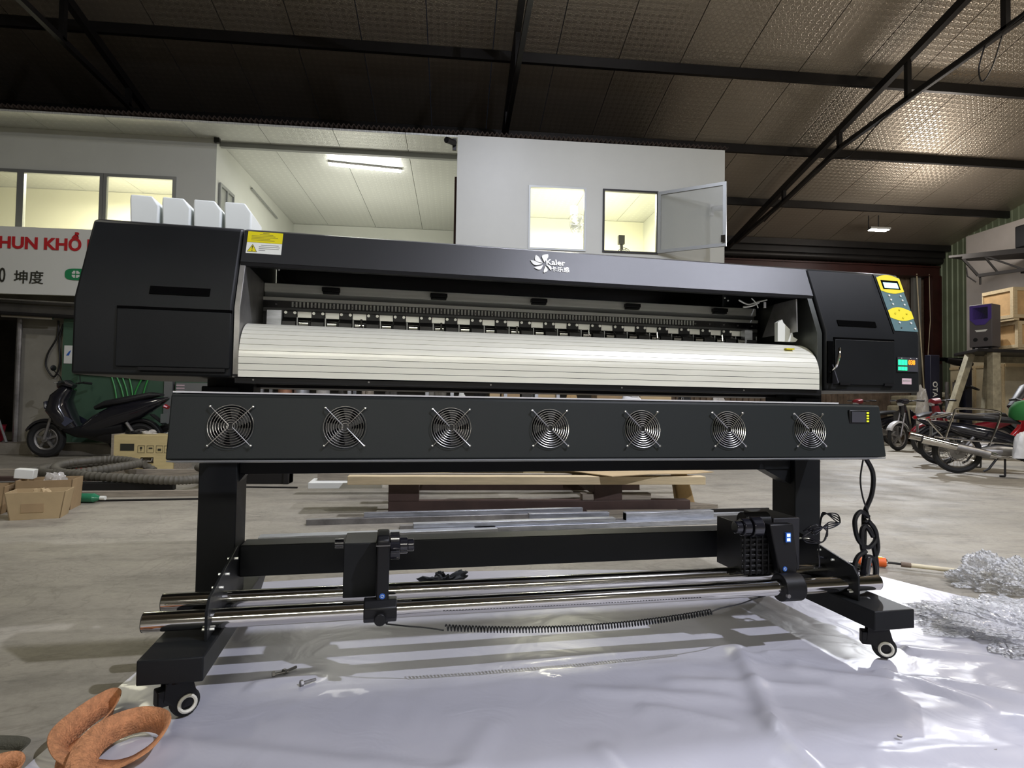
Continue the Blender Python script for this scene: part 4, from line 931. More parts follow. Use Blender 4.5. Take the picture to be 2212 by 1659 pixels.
# orange handled roller pole
t = thing('roller_pole', 'orange handled tool with a white pole lying on the concrete', 'tool', (2.17, 3.19, .028), math.radians(-27))
M().cyl((.08, 0, 0), (.22, 0, 0), .026, 16).build('orange_grip', orangepl, t, bevel=.004)
for k in range(4): M().box(.10 + k*.028, .118 + k*.028, -.01, .01, .024, .028).build('yellow_mark', yellowp, t)
M().cyl((.22, 0, 0), (.225, 0, 0), .02, 12).build('ferrule', chrome, t); M().tube([(.225, 0, 0), (.27, .0, 0), (.30, -.005, 0)], .006, 8).build('wire_stem', darksteel, t)
M().cyl((.29, -.005, 0), (.335, -.01, 0), .014, 10).build('socket', rust, t); M().cyl((.335, -.01, 0), (.74, -.03, -.005), .0115, 12).build('white_pole', cream, t)
# ---------------------------------------------------------------- stuff on the floor behind (hall coordinates)
def flat_bar(label, name, p0, p1, w_, h, material, z=0.0, grp=None, cat='bar', hollow=False, bev=.002):
    t = thing(name, label, cat, ((p0[0]+p1[0])/2, (p0[1]+p1[1])/2, z), math.atan2(p1[1]-p0[1], p1[0]-p0[0]), grp)
    L_ = math.hypot(p1[0]-p0[0], p1[1]-p0[1])/2
    M().box(-L_, L_, -w_/2, w_/2, 0, h).build('bar_body', material, t, bevel=bev)
    if hollow: M().box(-L_-.001, -L_, -w_/2+.006, w_/2-.006, .006, h-.006).box(L_, L_+.001, -w_/2+.006, w_/2-.006, .006, h-.006).build('open_end', blackm, t)
    return t
G = 'metal profiles laid on the floor behind the printer'
flat_bar('wide galvanised profile nearest to the printer, left length', 'steel_profile', (-1.16, 3.80), (.30, 4.02), .09, .035, galv, 0, G)
flat_bar('long galvanised profile nearest to the printer, right length', 'steel_profile', (.15, 4.05), (2.75, 4.44), .08, .035, galv, 0, G)
flat_bar('bright galvanised profile lying on the profiles at the middle', 'steel_profile', (-.25, 4.02), (1.15, 4.2), .06, .03, galv, .036, G)
flat_bar('long dark profile second from the printer', 'steel_profile', (-1.0, 4.30), (1.05, 4.55), .05, .04, steel, 0, G)
flat_bar('bright profile lying on the dark one, second from the printer', 'steel_profile', (-.62, 4.37), (1.0, 4.57), .04, .03, galv, .041, G)
flat_bar('dark flat profile between the nearest profiles', 'steel_profile', (-.35, 4.16), (1.9, 4.42), .06, .025, steel, 0, G)
flat_bar('hollow square profile with its open end facing left', 'steel_profile', (1.25, 4.28), (1.95, 4.38), .06, .06, galv, .026, G, hollow=True)
flat_bar('short bright profile stacked left of the hollow one', 'steel_profile', (.55, 4.3), (1.15, 4.36), .05, .05, galv, .026, G)
flat_bar('thin dark rod behind the profiles reaching furthest right', 'steel_profile', (.7, 4.58), (2.62, 4.78), .02, .03, darksteel, 0, G)
flat_bar('pale profile beyond the thin dark rod', 'steel_profile', (1.4, 4.50), (2.75, 4.62), .04, .03, galv, 0, G)
flat_bar('short grey timber lying on the brown base frame', 'timber_offcut', (1.03, 4.75), (1.60, 4.78), .08, .05, oldwood, .102, None, 'timber')
flat_bar('longer grey timber in front of the short one', 'timber_offcut', (1.05, 4.64), (1.80, 4.67), .05, .035, oldwood, .0, None, 'timber')
# pallet frame of brown steel with boards on top
pa = thing('steel_trestle', 'low brown steel base frame carrying boards behind the printer', 'frame', (.7, 5.0, 0), math.radians(1.2))
M().box(-1.19, 1.22, -.30, -.20, 0, .10).build('rail', brownst, pa, bevel=.004); M().box(-1.19, 1.22, .95, 1.05, 0, .10).build('rail', brownst, pa, bevel=.004)
for x in (-1.19, .42): 
    for y in (-.30, .93): M().box(x, x + .23, y, y + .12, .10, .235).build('post', brownst, pa, bevel=.004)
M().box(-1.15, -.98, -.18, .93, .10, .2).build('cross_rail', brownst, pa); M().box(.5, .62, -.18, .93, .10, .2).build('cross_rail', brownst, pa)
def board(label, x0, x1, y0, y1, z0, z1, m_, rz=1.2, name='timber_board'):
    t = thing(name, label, 'timber', ((x0+x1)/2, (y0+y1)/2, z0), math.radians(rz)); M().box(-(x1-x0)/2, (x1-x0)/2, -(y1-y0)/2, (y1-y0)/2, 0, z1-z0).build('plank', m_, t, bevel=.003); return t
board('pale front timber with pencil marks on the brown frame', -.78, 2.02, 4.62, 4.72, .236, .30, pine)
board('thin brown strip lying behind the pale front timber', -1.05, 1.3, 4.86, 4.93, .236, .29, oldwood)
board('yellow plank behind the thin brown strip', -.70, 1.2, 5.15, 5.27, .236, .29, ply)
board('grey plank at the back of the brown frame', -1.35, 2.2, 5.65, 5.78, .236, .275, oldwood)
board('white slab sticking out left of the pale front timber', -1.10, -.55, 4.72, 5.0, .19, .235, whitelab, 4)
o = tag(M().box(0, .62, 0, .42, 0, .012).build('grey_sheet', purple), 'grey violet flat sheet lying over the planks', 'sheet'); o.location = (.02, 4.97, .31); o.rotation_euler = (0, 0, .08)
cs_ = M(); NXc = 24
outline = [(.72, 5.35), (.82, 5.10), (1.22, 4.52), (1.55, 4.60), (1.9, 4.68), (2.22, 4.95), (2.05, 5.35), (1.4, 5.55)]
top_ = [(x, y, .315 + .012*math.sin(3*x+2*y)) for x, y in outline]
cs_.add(top_ + [(x, y, z - .006) for x, y, z in top_] , [tuple(range(8)), tuple(range(8, 16))[::-1]] + [(i, (i+1) % 8, 8+(i+1) % 8, 8+i) for i in range(8)])
tag(cs_.build('cardboard_sheet', cardl, smooth=False), 'large flat tan cardboard sheet on top of the planks', 'cardboard')
tag(M().tube(smooth_path([(1.0, 5.2, .35), (1.25, 5.22, .36), (1.5, 5.2, .36), (1.7, 5.22, .35)]), .03, 10).build('wrapped_bundle', clearpl), 'clear wrapped bundle on the cardboard sheet', 'bundle')
for x, lb in ((1.02, 'green tape band on the left of the wrapped bundle'), (1.5, 'green tape band on the right of the wrapped bundle')):
    tag(M().box(x, x+.06, 5.16, 5.26, .326, .392).build('green_tape', mat('green_tape_%d' % int(x*10), (.05, .4, .03), .4)), lb, 'tape')
kb = M().add([(0, 0, 0), (.20, -.02, 0), (.22, .16, 0), (.03, .18, 0), (-.04, .0, .30), (.10, -.02, .32), (.12, .14, .32), (-.03, .16, .30)], [(0,3,2,1),(4,5,6,7),(0,1,5,4),(1,2,6,5),(2,3,7,6),(3,0,4,7)])
o = tag(kb.build('kraft_paper_bag', kraft, bevel=.02), 'leaning brown kraft paper bag at the right end of the boards', 'bag'); o.location = (1.98, 5.15, 0); o.scale = (.8, .8, .85)
o = tag(M().add([(0,0,0),(.5,-.28,0),(.85,-.22,0),(.35,.12,0),(0,0,.03),(.5,-.28,.03),(.85,-.22,.03),(.35,.12,.03)], [(0,3,2,1),(4,5,6,7),(0,1,5,4),(1,2,6,5),(2,3,7,6),(3,0,4,7)]).build('board_offcut', oldwood), 'grey board lying slantwise under the cardboard sheet', 'timber'); o.location = (1.4, 5.15, .0)
tag(M().box(-2.1, -1.66, 6.35, 6.5, 0, .12).box(-1.72, -1.66, 6.33, 6.52, 0, .14).build('motor_end', darksteel, bevel=.01), 'dark ribbed metal end of a machine part on the floor', 'machine part')
tag(M().tube([(-2.1, 6.1, .008), (-1.5, 6.05, .008)], .008, 6).build('thin_rod', darksteel), 'thin dark rod on the floor right of the left post', 'rod')
# left: planks, hose coil, boxes
G2 = 'long profiles on the floor at the left'
flat_bar('rearmost long pale profile at the left', 'floor_profile', (-6.2, 6.75), (-2.2, 6.85), .10, .09, oldwood, 0, G2, 'profile')
flat_bar('long brown profile in the middle of the left bundle', 'floor_profile', (-6.0, 6.4), (-2.4, 6.42), .1, .06, brownst, 0, G2, 'profile')
flat_bar('pale profile second from the front of the left bundle', 'floor_profile', (-5.8, 6.1), (-2.9, 6.12), .06, .05, steel, 0, G2, 'profile')
flat_bar('dark profile behind the cardboard boxes', 'floor_profile', (-5.2, 5.85), (-2.6, 5.95), .08, .07, darksteel, 0, G2, 'profile')
flat_bar('foremost long pale profile at the left', 'floor_profile', (-4.0, 5.42), (-2.0, 5.62), .05, .05, oldwood, 0, G2, 'profile')
flat_bar('thin dark rod in front of the left bundle', 'floor_profile', (-3.4, 5.22), (-1.9, 5.4), .02, .015, darksteel, 0, G2, 'profile')
flat_bar('short white strip lying slantwise on the left bundle', 'white_strip', (-3.35, 6.25), (-2.62, 5.95), .03, .02, whitelab, .075, None, 'strip')
m = M(); hp = []
hose = [(-3.3, 6.85, .14), (-3.8, 6.9, .14), (-4.1, 6.65, .13), (-4.0, 6.3, .12), (-3.6, 6.1, .13), (-3.3, 6.25, .17), (-3.25, 6.6, .18), (-3.6, 6.75, .2), (-3.9, 6.5, .18), (-3.8, 6.2, .14), (-3.4, 6.0, .12), (-2.95, 5.9, .11), (-2.55, 5.85, .10), (-2.4, 6.05, .10), (-2.45, 6.35, .12), (-2.65, 6.6, .14)]
hp = smooth_path(hose, 26); m.tube(hp, .04, 12, rr=[.04 + .004*math.sin(i*2.1) for i in range(len(hp))])
tag(m.build('ribbed_hose', hosem), 'thick grey ribbed hose lying in loops on the left profiles', 'hose')
m = M(); hp = smooth_path([(-4.5, 6.75, .05), (-4.1, 7.05, .15), (-3.6, 7.12, .15), (-3.3, 7.05, .05)], 14); m.tube(hp, .04, 12, rr=[.04 + .004*math.sin(i*2.1) for i in range(len(hp))])
tag(m.build('ribbed_hose', hosem), 'short arched length of ribbed hose in front of the plywood crate', 'hose')
def open_box(label, loc, w_, d, h, rz, material, flare=.05, flaps=True):
    t = thing('cardboard_box', label, 'box', loc, rz, 'cardboard boxes at the left'); th = .006; a, b_ = w_/2, d/2
    A, B = a + flare, b_ + flare*.5
    def wall(p, q_, P_, Q_):
        n_ = Vector((-(q_[1]-p[1]), q_[0]-p[0])).normalized()*th
        M().add([(p[0],p[1],0),(q_[0],q_[1],0),(Q_[0],Q_[1],h),(P_[0],P_[1],h),(p[0]+n_.x,p[1]+n_.y,0),(q_[0]+n_.x,q_[1]+n_.y,0),(Q_[0]+n_.x,Q_[1]+n_.y,h),(P_[0]+n_.x,P_[1]+n_.y,h)],
                [(0,1,2,3),(7,6,5,4),(0,4,5,1),(1,5,6,2),(2,6,7,3),(3,7,4,0)]).build('side', material, t, smooth=False)
    wall((-a,-b_), (a,-b_), (-A,-B), (A,-B)); wall((a,-b_), (a,b_), (A,-B), (A,B)); wall((a,b_), (-a,b_), (A,B), (-A,B)); wall((-a,b_), (-a,-b_), (-A,B), (-A,-B))
    M().box(-a, a, -b_, b_, 0, th).build('bottom', material, t)
    return t
bx = open_box('open small cardboard box in front of the others with print on it', (-2.93, 4.62, 0), .29, .20, .19, .3, cardl, .03)
M().box(-.08, .05, -.110, -.104, .05, .11).build('faded_print', card, bx)
open_box('taller cardboard box behind the small open one', (-3.08, 4.96, 0), .34, .24, .23, .25, card, .01)
open_box('cardboard box cut by the left edge of the photo', (-3.42, 4.78, 0), .28, .24, .2, .3, card, .02)
crumple('packing_paper', (-2.93, 4.62, .09), .10, .07, .09, cardl, 'crumpled tan paper inside the small open box', 'paper', 4, 4, .8, 24, None)
crumple('packing_plastic', (-3.05, 4.96, .14), .12, .08, .12, clearpl, 'crumpled clear plastic in the taller cardboard box', 'plastic', 6, 4, .8, 24, None)
o = tag(M().box(-.06, .06, -.05, .05, 0, .07).build('white_carton', whitelab, bevel=.004), 'small white carton standing on the boxes at the left', 'carton'); o.location = (-3.24, 4.93, .235); o.rotation_euler = (0, .1, .3)
bt = thing('green_bottle', 'green plastic bottle with white cap lying right of the boxes', 'bottle', (-2.98, 5.22, .04), -.05)
M().cyl((-.1, 0, 0), (.08, 0, 0), .038, 16).cyl((.08, 0, 0), (.13, 0, 0), .038, 16, .014).build('bottle_body', greenglass, bt); M().cyl((.13, 0, 0), (.17, 0, 0), .017, 12).build('cap', whitelab, bt)
crumple('red_cloth', (-4.5, 7.75, .0), .20, .12, .09, mat('red_cloth', (.45, .04, .04), .7), 'small crumpled red cloth on the floor in front of the scooter', 'cloth', 2, 3, .9, 24, None)
# plywood crate
cr = thing('plywood_crate', 'yellow plywood crate with printed shipping symbols and a handle', 'crate', (-3.60, 7.62, 0), .03)
M().box(-.33, .36, -.22, .22, .0, .42).build('crate_body', ply, cr, bevel=.004)
M().box(-.345, -.32, -.23, .23, 0, .43).box(.345, .37, -.23, .23, 0, .43).build('corner_edge', oldwood, cr)
M().box(-.02, .12, -.232, -.22, .10, .165).build('handle_plate', chrome, cr); M().tube([(-.005, -.235, .15), (-.005, -.255, .12), (.105, -.255, .12), (.105, -.235, .15)], .006, 6).build('handle', steel, cr)
m = M().box(-.25, -.1, -.224, -.2205, .24, .32)
for x in (-.06, .04, .14, .23):
    m.box(x, x+.075, -.223, -.2205, .215, .218).box(x, x+.075, -.223, -.2205, .297, .30).box(x, x+.002, -.223, -.2205, .215, .30).box(x+.073, x+.075, -.223, -.2205, .215, .30)
m.box(-.035, -.012, -.224, -.2205, .26, .285).box(-.026, -.021, -.224, -.2205, .235, .26).box(.06, .1, -.224, -.2205, .262, .277).box(.16, .195, -.224, -.2205, .24, .265).box(.255, .285, -.224, -.2205, .24, .265)
m.build('printed_symbols', ink, cr)
for (x, y, sx, sy_, sz, mt, lb) in ((-.22, 0, .16, .1, .03, darksteel, 'dark tool lying on the plywood crate'), (.0, -.05, .14, .1, .05, clearpl, 'clear plastic bag lying on the plywood crate'), (.24, .02, .12, .12, .06, whitelab, 'white packaging lying at the right end of the crate')):
    o = crumple('packing_item', (-3.60 + x, 7.62 + y, .425), sx*.7, sy_*.7, sz, mt, lb, 'packaging', x*9+3, 3, .6, 20, None)
# ---------------------------------------------------------------- motorbikes
def wheel(parent, x, r, w_, spokes, rimm, y=0.0):
    t = M().ring((x, y, r), r - w_*.5, w_*.5, 'y', 40, 8).build('tyre', rubber, parent)
    M().ring((x, y, r), r - w_*1.05, w_*.22, 'y', 40, 6).build('rim', rimm, t)
    s = M(); rr = r - w_*1.05
    if spokes <= 6:
        for k in range(spokes):
            a = 2*PI*k/spokes + .3; s.bar((x, y, r), (x + rr*math.cos(a), y, r + rr*math.sin(a)), .03, .03)
    else:
        for k in range(spokes):
            a = 2*PI*k/spokes; b_ = a + (.25 if k % 2 else -.25); s.tube([(x + .03*math.cos(b_), y + (.02 if k % 2 else -.02), r + .03*math.sin(b_)), (x + rr*math.cos(a), y, r + rr*math.sin(a))], .0025, 4)
    s.cyl((x, y - .05, r), (x, y + .05, r), .04, 14); s.build('spokes', rimm, t)
    s = M().ring((x, y - .045, r), r*.38, .006, 'y', 24, 5).cyl((x, y-.05, r), (x, y-.046, r), r*.33, 20); s.build('brake_disc', steel, t)
def bike(label, loc, rz, body, style='cub', accent=None, rack=False, *fa, mirrors=False, **ka):
    return bike0(label, loc, rz, body, style, accent, rack, *fa, mirrors=mirrors, **ka)
def bike0(label, loc, rz, body, style='cub', accent=None, rack=False, fender=None, rim=None, spokes=24, group='parked motorbikes', seatmat=None, mirrors=False):
    """front at +x; wheels at x = -.64 and +.64"""
    accent = accent or body; fender = fender or body; rim = rim or steel; seatmat = seatmat or seatm
    b_ = thing('motorbike' if style == 'cub' else 'scooter', label, 'motorbike', loc, rz, group)
    R = .29 if style == 'cub' else .255; W = .07 if style == 'cub' else .10
    wheel(b_, -.62, R, W, spokes, rim); wheel(b_, .64, R, W, spokes, rim)
    # fork and front fender
    m = M()
    for y in (-.06, .06): m.cyl((.64, y, R), (.50, y*.9, .78), .02, 10)
    m.build('fork', steel, b_)
    def fend(x, a0, a1, Rf, wd, name, mt):
        m = M(); n = 12; vs = []
        for i in range(n + 1):
            a = math.radians(lerp(a0, a1, i/n))
            for yy, dr in ((-wd, -.035), (-wd*.7, 0), (0, .012), (wd*.7, 0), (wd, -.035)): vs.append((x + (Rf+dr)*math.cos(a), yy, R + (Rf+dr)*math.sin(a)))
        m.add(vs, [(5*i+k, 5*i+k+1, 5*i+5+k+1, 5*i+5+k) for i in range(n) for k in range(4)])
        o = m.build(name, mt, b_); sd = o.modifiers.new('t', 'SOLIDIFY'); sd.thickness = .006
    fend(.64, 25, 150, R + .03, .065, 'front_fender', fender); fend(-.62, 40, 170, R + .04, .07, 'rear_fender', blackp)
    if style == 'cub':
        M().loft([(-.92, .70, .03, .02), (-.80, .66, .08, .05), (-.55, .60, .11, .09), (-.25, .53, .11, .10), (.0, .45, .08, .08), (.15, .40, .05, .06)], 16).build('side_body', body, b_)
        M().loft([(.10, .40, .04, .05), (.28, .44, .05, .06), (.40, .60, .07, .06), (.47, .80, .08, .06), (.50, .93, .07, .05)], 16).build('front_body', accent, b_)
        for s_ in (-1, 1):
            M().add([(.34, s_*.10, .33), (.44, s_*.24, .40), (.46, s_*.23, .78), (.42, s_*.09, .86), (.33, s_*.10, .33), (.41, s_*.24, .40), (.43, s_*.23, .78), (.39, s_*.09, .86)],
                    [(0,1,2,3),(7,6,5,4),(0,4,5,1),(1,5,6,2),(2,6,7,3),(3,7,4,0)]).build('leg_shield', accent, b_, bevel=.01)
        M().loft([(-.72, .74, .09, .02), (-.66, .78, .12, .045), (-.35, .765, .13, .05), (-.05, .735, .11, .04), (.06, .70, .06, .02)], 16).build('seat', seatmat, b_)
        M().loft([(.40, .98, .05, .03), (.47, 1.02, .13, .06), (.55, 1.00, .10, .06), (.58, .97, .05, .04)], 14).build('handlebar_cover', accent, b_)
        M().loft([(.55, .97, .07, .05), (.585, .96, .05, .04)], 14).build('headlight', lampglass, b_)
        hz, hx = 1.02, .45
    else:
        M().loft([(-.98, .86, .03, .015), (-.85, .80, .09, .06), (-.60, .70, .15, .13), (-.30, .60, .16, .16), (-.05, .48, .14, .14), (.12, .38, .12, .09)], 18).build('side_body', body, b_)
        M().loft([(-.40, .42, .10, .10), (.0, .36, .14, .09), (.20, .36, .15, .08), (.34, .42, .14, .08)], 14).build('floor_board', blackp, b_)
        M().loft([(.22, .36, .12, .06), (.36, .50, .18, .12), (.47, .68, .21, .15), (.46, .84, .17, .12), (.36, .98, .11, .08)], 18).build('front_body', body, b_)
        M().loft([(.46, .60, .12, .03), (.58, .70, .16, .045), (.62, .78, .12, .03)], 14).build('front_nose', accent, b_)
        for s_ in (-1, 1): M().add([(.20, s_*.165, .52), (.60, s_*.10, .76), (.56, s_*.17, .66), (.30, s_*.175, .44)], [(0, 1, 2, 3), (3, 2, 1, 0)]).build('side_flash', whitegl if accent is whitegl else bluegrey, b_)
        M().loft([(-.88, .90, .07, .02), (-.75, .895, .11, .045), (-.45, .82, .14, .06), (-.15, .76, .13, .05), (.0, .70, .06, .03)], 16).build('seat', seatmat, b_)
        M().loft([(.30, 1.0, .06, .03), (.38, 1.04, .15, .05), (.46, 1.02, .12, .05), (.50, .98, .05, .03)], 14).build('handlebar_cover', body, b_)
        M().loft([(.57, .80, .09, .05), (.62, .76, .06, .04)], 12).build('headlight', lampglass, b_)
        hz, hx = 1.04, .37
    for s_ in (-1, 1):
        M().tube([(hx, s_*.10, hz), (hx - .04, s_*.26, hz + .02), (hx - .08, s_*.34, hz + .01)], .013, 8).build('handlebar', darksteel, b_)
        M().cyl((hx - .05, s_*.24, hz + .018), (hx - .09, s_*.36, hz + .01), .018, 10).build('grip', rubber, b_)
        if mirrors: M().tube([(hx - .03, s_*.2, hz + .02), (hx - .01, s_*.22, hz + .09), (hx + .03, s_*.28, hz + .16)], .006, 6).ball((hx + .03, s_*.30, hz + .20), .06, 12, (.3, 1, .7)).build('mirror', blackp, b_)
        M().tube([(hx - .02, s_*.14, hz + .01), (hx + .03, s_*.28, hz + .0)], .006, 6).build('brake_lever', steel, b_)
    # engine, silencer, plate, stand
    M().loft([(-.36, .30, .09, .08), (-.18, .31, .11, .11), (.0, .32, .09, .08), (.1, .33, .06, .06)], 12).cyl((.05, 0, .33), (.16, 0, .36), .07, 12).build('engine', steel if style == 'cub' else darksteel, b_)
    M().tube([(.05, -.10, .28), (-.10, -.14, .24), (-.25, -.15, .26)], .018, 8).cyl((-.22, -.16, .26), (-1.05, -.19, .46), .04, 14, .062).build('silencer', chrome if style == 'cub' else darksteel, b_)
    M().cyl((-.30, -.165, .28), (-.66, -.176, .366), .05, 14, .055).build('heat_shield', steel, b_)
    M().bar((-.75, 0, .62), (-.93, 0, .48), .13, .012).build('plate_holder', blackp, b_); M().prism('x', [(-.09, .50), (.09, .50), (.09, .63), (-.09, .63)], -.915, -.91).build('number_plate', greyframe, b_)
    M().loft([(-.93, .74, .07, .03), (-.97, .72, .05, .025)], 10).build('tail_lamp', redp, b_)
    M().tube([(-.12, -.10, .22), (-.16, -.24, .012)], .012, 6).tube([(-.16, -.24, .012), (-.22, -.26, .012)], .012, 6).build('side_stand', darksteel, b_)
    M().tube([(-.2, -.10, .24), (-.3, -.13, .09), (-.36, -.13, .05)], .014, 6).build('centre_stand', darksteel, b_); M().cyl((0, -.08, .25), (0, -.3, .24), .02, 8).build('foot_peg', darksteel, b_)
    M().tube([(-.45, -.08, .50), (-.60, -.09, .30)], .022, 8).tube([(-.45, .08, .50), (-.60, .09, .30)], .022, 8).build('shock_absorber', steel, b_)
    if rack:
        m = M()
        for s_ in (-.16, .16): m.tube([(-.95, s_, .74), (-.62, s_, .82), (-.35, s_, .80)], .009, 8)
        m.tube([(-.95, -.16, .74), (-.95, .16, .74)], .009, 8)
        for s_ in (-.22,):
            m.tube(smooth_path([(-.80, s_, .46), (-.70, s_, .80), (-.64, s_, .88), (-.26, s_, .86), (-.20, s_, .78), (-.32, s_, .40)], 5), .014, 8)
            m.tube(smooth_path([(-.92, s_, .50), (-.5, s_, .46), (-.1, s_, .43), (-.04, s_, .38), (-.04, s_, .26)], 5), .014, 8)
            m.tube([(-1.0, s_, .74), (-.82, s_, .50)], .014, 8)
        m.build('chrome_rack', chrome, b_)
    return b_
bike('dark grey scooter standing nose left before the green board', (-5.03, 9.02, 0), PI, blackg, 'scooter', bluegrey, rim=steel, spokes=5, mirrors=True)
bike('nearest motorbike at the right, black with a chrome rack', (7.40, 7.29, 0), math.radians(-30), blackg, 'cub', blackg, True, blackg, chrome, 28)
bike('red fronted motorbike standing right behind the one with the rack', (8.13, 8.42, 0), math.radians(-30), blackg, 'cub', redp, False, redp, steel, 24)
bike('dark red motorbike beyond the two nearest at the right', (9.35, 10.2, 0), math.radians(170), mat('dark_red_paint', (.2, .01, .02), .3, coat=.4), 'cub', None, False, None, steel, 24)
bike('black motorbike with white front fender beside the printer corner', (9.75, 11.75, 0), math.radians(196), blackg, 'cub', None, False, whitegl, steel, 5)
bike('black motorbike with red front behind the white fendered one', (9.72, 13.1, 0), math.radians(196), blackg, 'cub', mat('deep_red_paint', (.16, .01, .015), .3, coat=.4), False, blackg, steel, 5)
bike('white scooter seen in the slit below the platen', (2.3, 8.35, 0), math.radians(-75), whitegl, 'scooter', whitegl, rim=steel, spokes=5)
bike('dark motorbike seen at the right end of the slit', (5.2, 9.4, 0), 0, blackg, 'cub', blackg, rim=steel)
bike('black scooter seen beyond the right end of the dryer panel', (7.5, 12.6, 0), math.radians(200), blackg, 'scooter', blackg, rim=steel, spokes=5)
# things on the nearest motorbike
bg = crumple('white_plastic_bag', (7.20, 6.98, .26), .13, .09, .34, mat('white_plastic_film', (.7, .7, .68), .3, bump=.8, bscale=10), 'white plastic bag hanging on the nearest motorbike at the right edge', 'bag', 5, 2.5, .2, 32, None)
gb_ = crumple('grey_plastic_bag', (7.50, 6.86, .0), .12, .10, .40, mat('grey_plastic_film', (.1, .1, .1), .3, bump=.8, bscale=10), 'grey plastic bag below the white one at the right edge', 'bag', 8, 4, .35, 32, None)
ht = M().revolve([(.17, .0), (.19, .06), (.18, .16), (.12, .24), (.03, .27), (.0, .27)], n=24).build('cloth_cover', greenhat); ht.location = (7.52, 7.22, .74); tag(ht, 'green cloth cover at the right edge above the white bag', 'cover')
bh = thing('backrest', 'black rounded seat back standing above the red motorbike', 'seat', (10.0, 9.6, 0)); M().loft([(-.25, .9, .1, .1), (.0, 1.22, .12, .12), (.25, 1.32, .12, .12), (.5, 1.3, .1, .1)], 14).build('backrest_pad', seatm, bh); M().cyl((0, 0, 0), (0, 0, 1.15), .04, 10).cyl((.35, 0, 0), (.35, 0, 1.2), .04, 10).build('post', darksteel, bh)
# ---------------------------------------------------------------- forklift
fk = thing('forklift', 'dark forklift with tall mast parked behind the motorbikes', 'forklift', (11.18, 12.75, 0), math.radians(3))
M().box(-.42, -.18, -.10, .06, .08, 2.1).build('mast', navy, fk, bevel=.01); M().box(.50, .66, -.10, .06, .08, 2.0).build('mast', navy, fk, bevel=.01)
M().box(-.16, -.08, -.06, .08, .08, 1.9).box(.5, .58, -.06, .08, .08, 1.85).build('inner_mast', darksteel, fk)
M().box(-.35, .66, -.02, .12, 1.98, 2.06).box(-.35, .66, -.05, .12, .2, .5).build('cross_member', blackm, fk, bevel=.01)
M().cyl((.1, .0, .1), (.1, .0, 1.5), .04, 12).cyl((.3, .0, .1), (.3, .0, 1.5), .04, 12).build('lift_cylinder', steel, fk)
M().loft([(.1, 2.0, .05, .06), (.35, 1.96, .10, .08), (.62, 1.93, .10, .08), (.75, 1.92, .06, .05)], 12).build('work_lamp', blackp, fk)
M().box(-.1, .72, .3, 1.6, .35, .95).box(.1, .7, .9, 1.7, .95, 1.2).build('body', creamp, fk, bevel=.05)
M().loft([(.05, .95, .2, .06, .5), (.2, 1.15, .22, .08, .5), (.45, 1.2, .22, .08, .5), (.65, 1.05, .2, .06, .5)], 12).build('engine_cover', creamp, fk)
M().cyl((0, .35, .3), (0, .6, .3), .3, 20).cyl((.62, 1.3, .3), (.62, 1.55, .3), .3, 20).build('wheels', rubber, fk, bevel=.02)
st = M(); st.ring((0, 0, 0), .24, .018, 'z', 28, 6)
for a in (0, 2.1, 4.2): st.tube([(0, 0, -.05), (.23*math.cos(a), .23*math.sin(a), 0)], .014, 6)
st.cyl((0, 0, -.08), (0, 0, -.03), .05, 12).tube([(0, 0, -.05), (-.12, .1, -.45)], .03, 8)
s_ = st.build('steering_wheel', blackp, fk); s_.location = (.42, -.2, 1.42); s_.rotation_euler = (math.radians(22), math.radians(14), 0)
text('mast_lettering', 'OTA', .17, whitelab, fk, (-.36, -.105, 1.50), (PI/2, PI/2, 0), .002, .003)
ptj = tag(M().tube([(12.68, 15.33, 4.60), (12.72, 15.3, 3.4), (12.86, 15.3, 1.35)], .016, 6).build('rope', cream), 'pale rope hanging down from the gate header beside the control panel', 'rope')
tag(M().tube([(13.05, 15.33, 4.60), (13.0, 15.24, 3.3), (12.9, 15.24, 2.0)], .008, 6).build('rope', cream), 'thin rope hanging beside the red gate column behind the forklift mast', 'rope')
pb = crumple('clear_plastic_bag', (10.38, 12.42, 0), .19, .16, 1.35, clearpl, 'tall wrinkled clear plastic sheet hanging left of the forklift mast', 'plastic', 12, 4, .2, 32, None)
# platform with things on top
pf = thing('raised_platform', 'cream post frame with a dark top carrying a speaker and crates', 'platform', (11.9, 11.0, 0), 0)
M().prism('z', [(-1.55, -.05), (1.18, -.05), (1.18, 1.1), (-1.03, 1.1)], 2.03, 2.09).build('platform_top', darksteel, pf, bevel=.005)
M().bar((-1.20, .5, 2.03), (-1.95, .48, .0), .12, .13).build('post', creamp, pf, bevel=.006); M().box(-1.19, -1.02, -.02, .12, 0, 2.03).build('post', creamp, pf, bevel=.006); M().bar((-.78, .5, 2.03), (-.95, .5, 0), .1, .1).build('post', creamp, pf, bevel=.006); M().box(.95, 1.1, 0, .12, 0, 2.03).build('post', creamp, pf)
M().box(-.9, 1.1, .9, 1.0, 1.9, 2.03).build('rail', creamp, pf)
pc = thing('plywood_case', 'large cream plywood case standing under the platform', 'case', (12.72, 12.35, 0))
M().box(-.38, .38, 0, 1.5, .55, 2.0).build('case_body', cream, pc, bevel=.01); M().box(-.38, .38, -.02, 0, 1.85, 1.91).build('batten', pine, pc); M().box(-.40, -.38, 0, 1.5, 1.85, 1.91).box(-.40, -.38, 0, .07, .55, 1.85).box(-.40, -.38, .75, .82, .55, 1.85).build('batten', pine, pc); M().box(-.36, .36, .05, 1.45, 0, .55).build('base', creamp, pc)
sp_ = thing('loudspeaker', 'tall grey loudspeaker with violet top panel on the platform', 'speaker', (10.82, 11.28, 2.10), math.radians(-66))
M().box(-.20, .20, -.17, .2, .05, .92).build('cabinet', greyspk, sp_, bevel=.012)
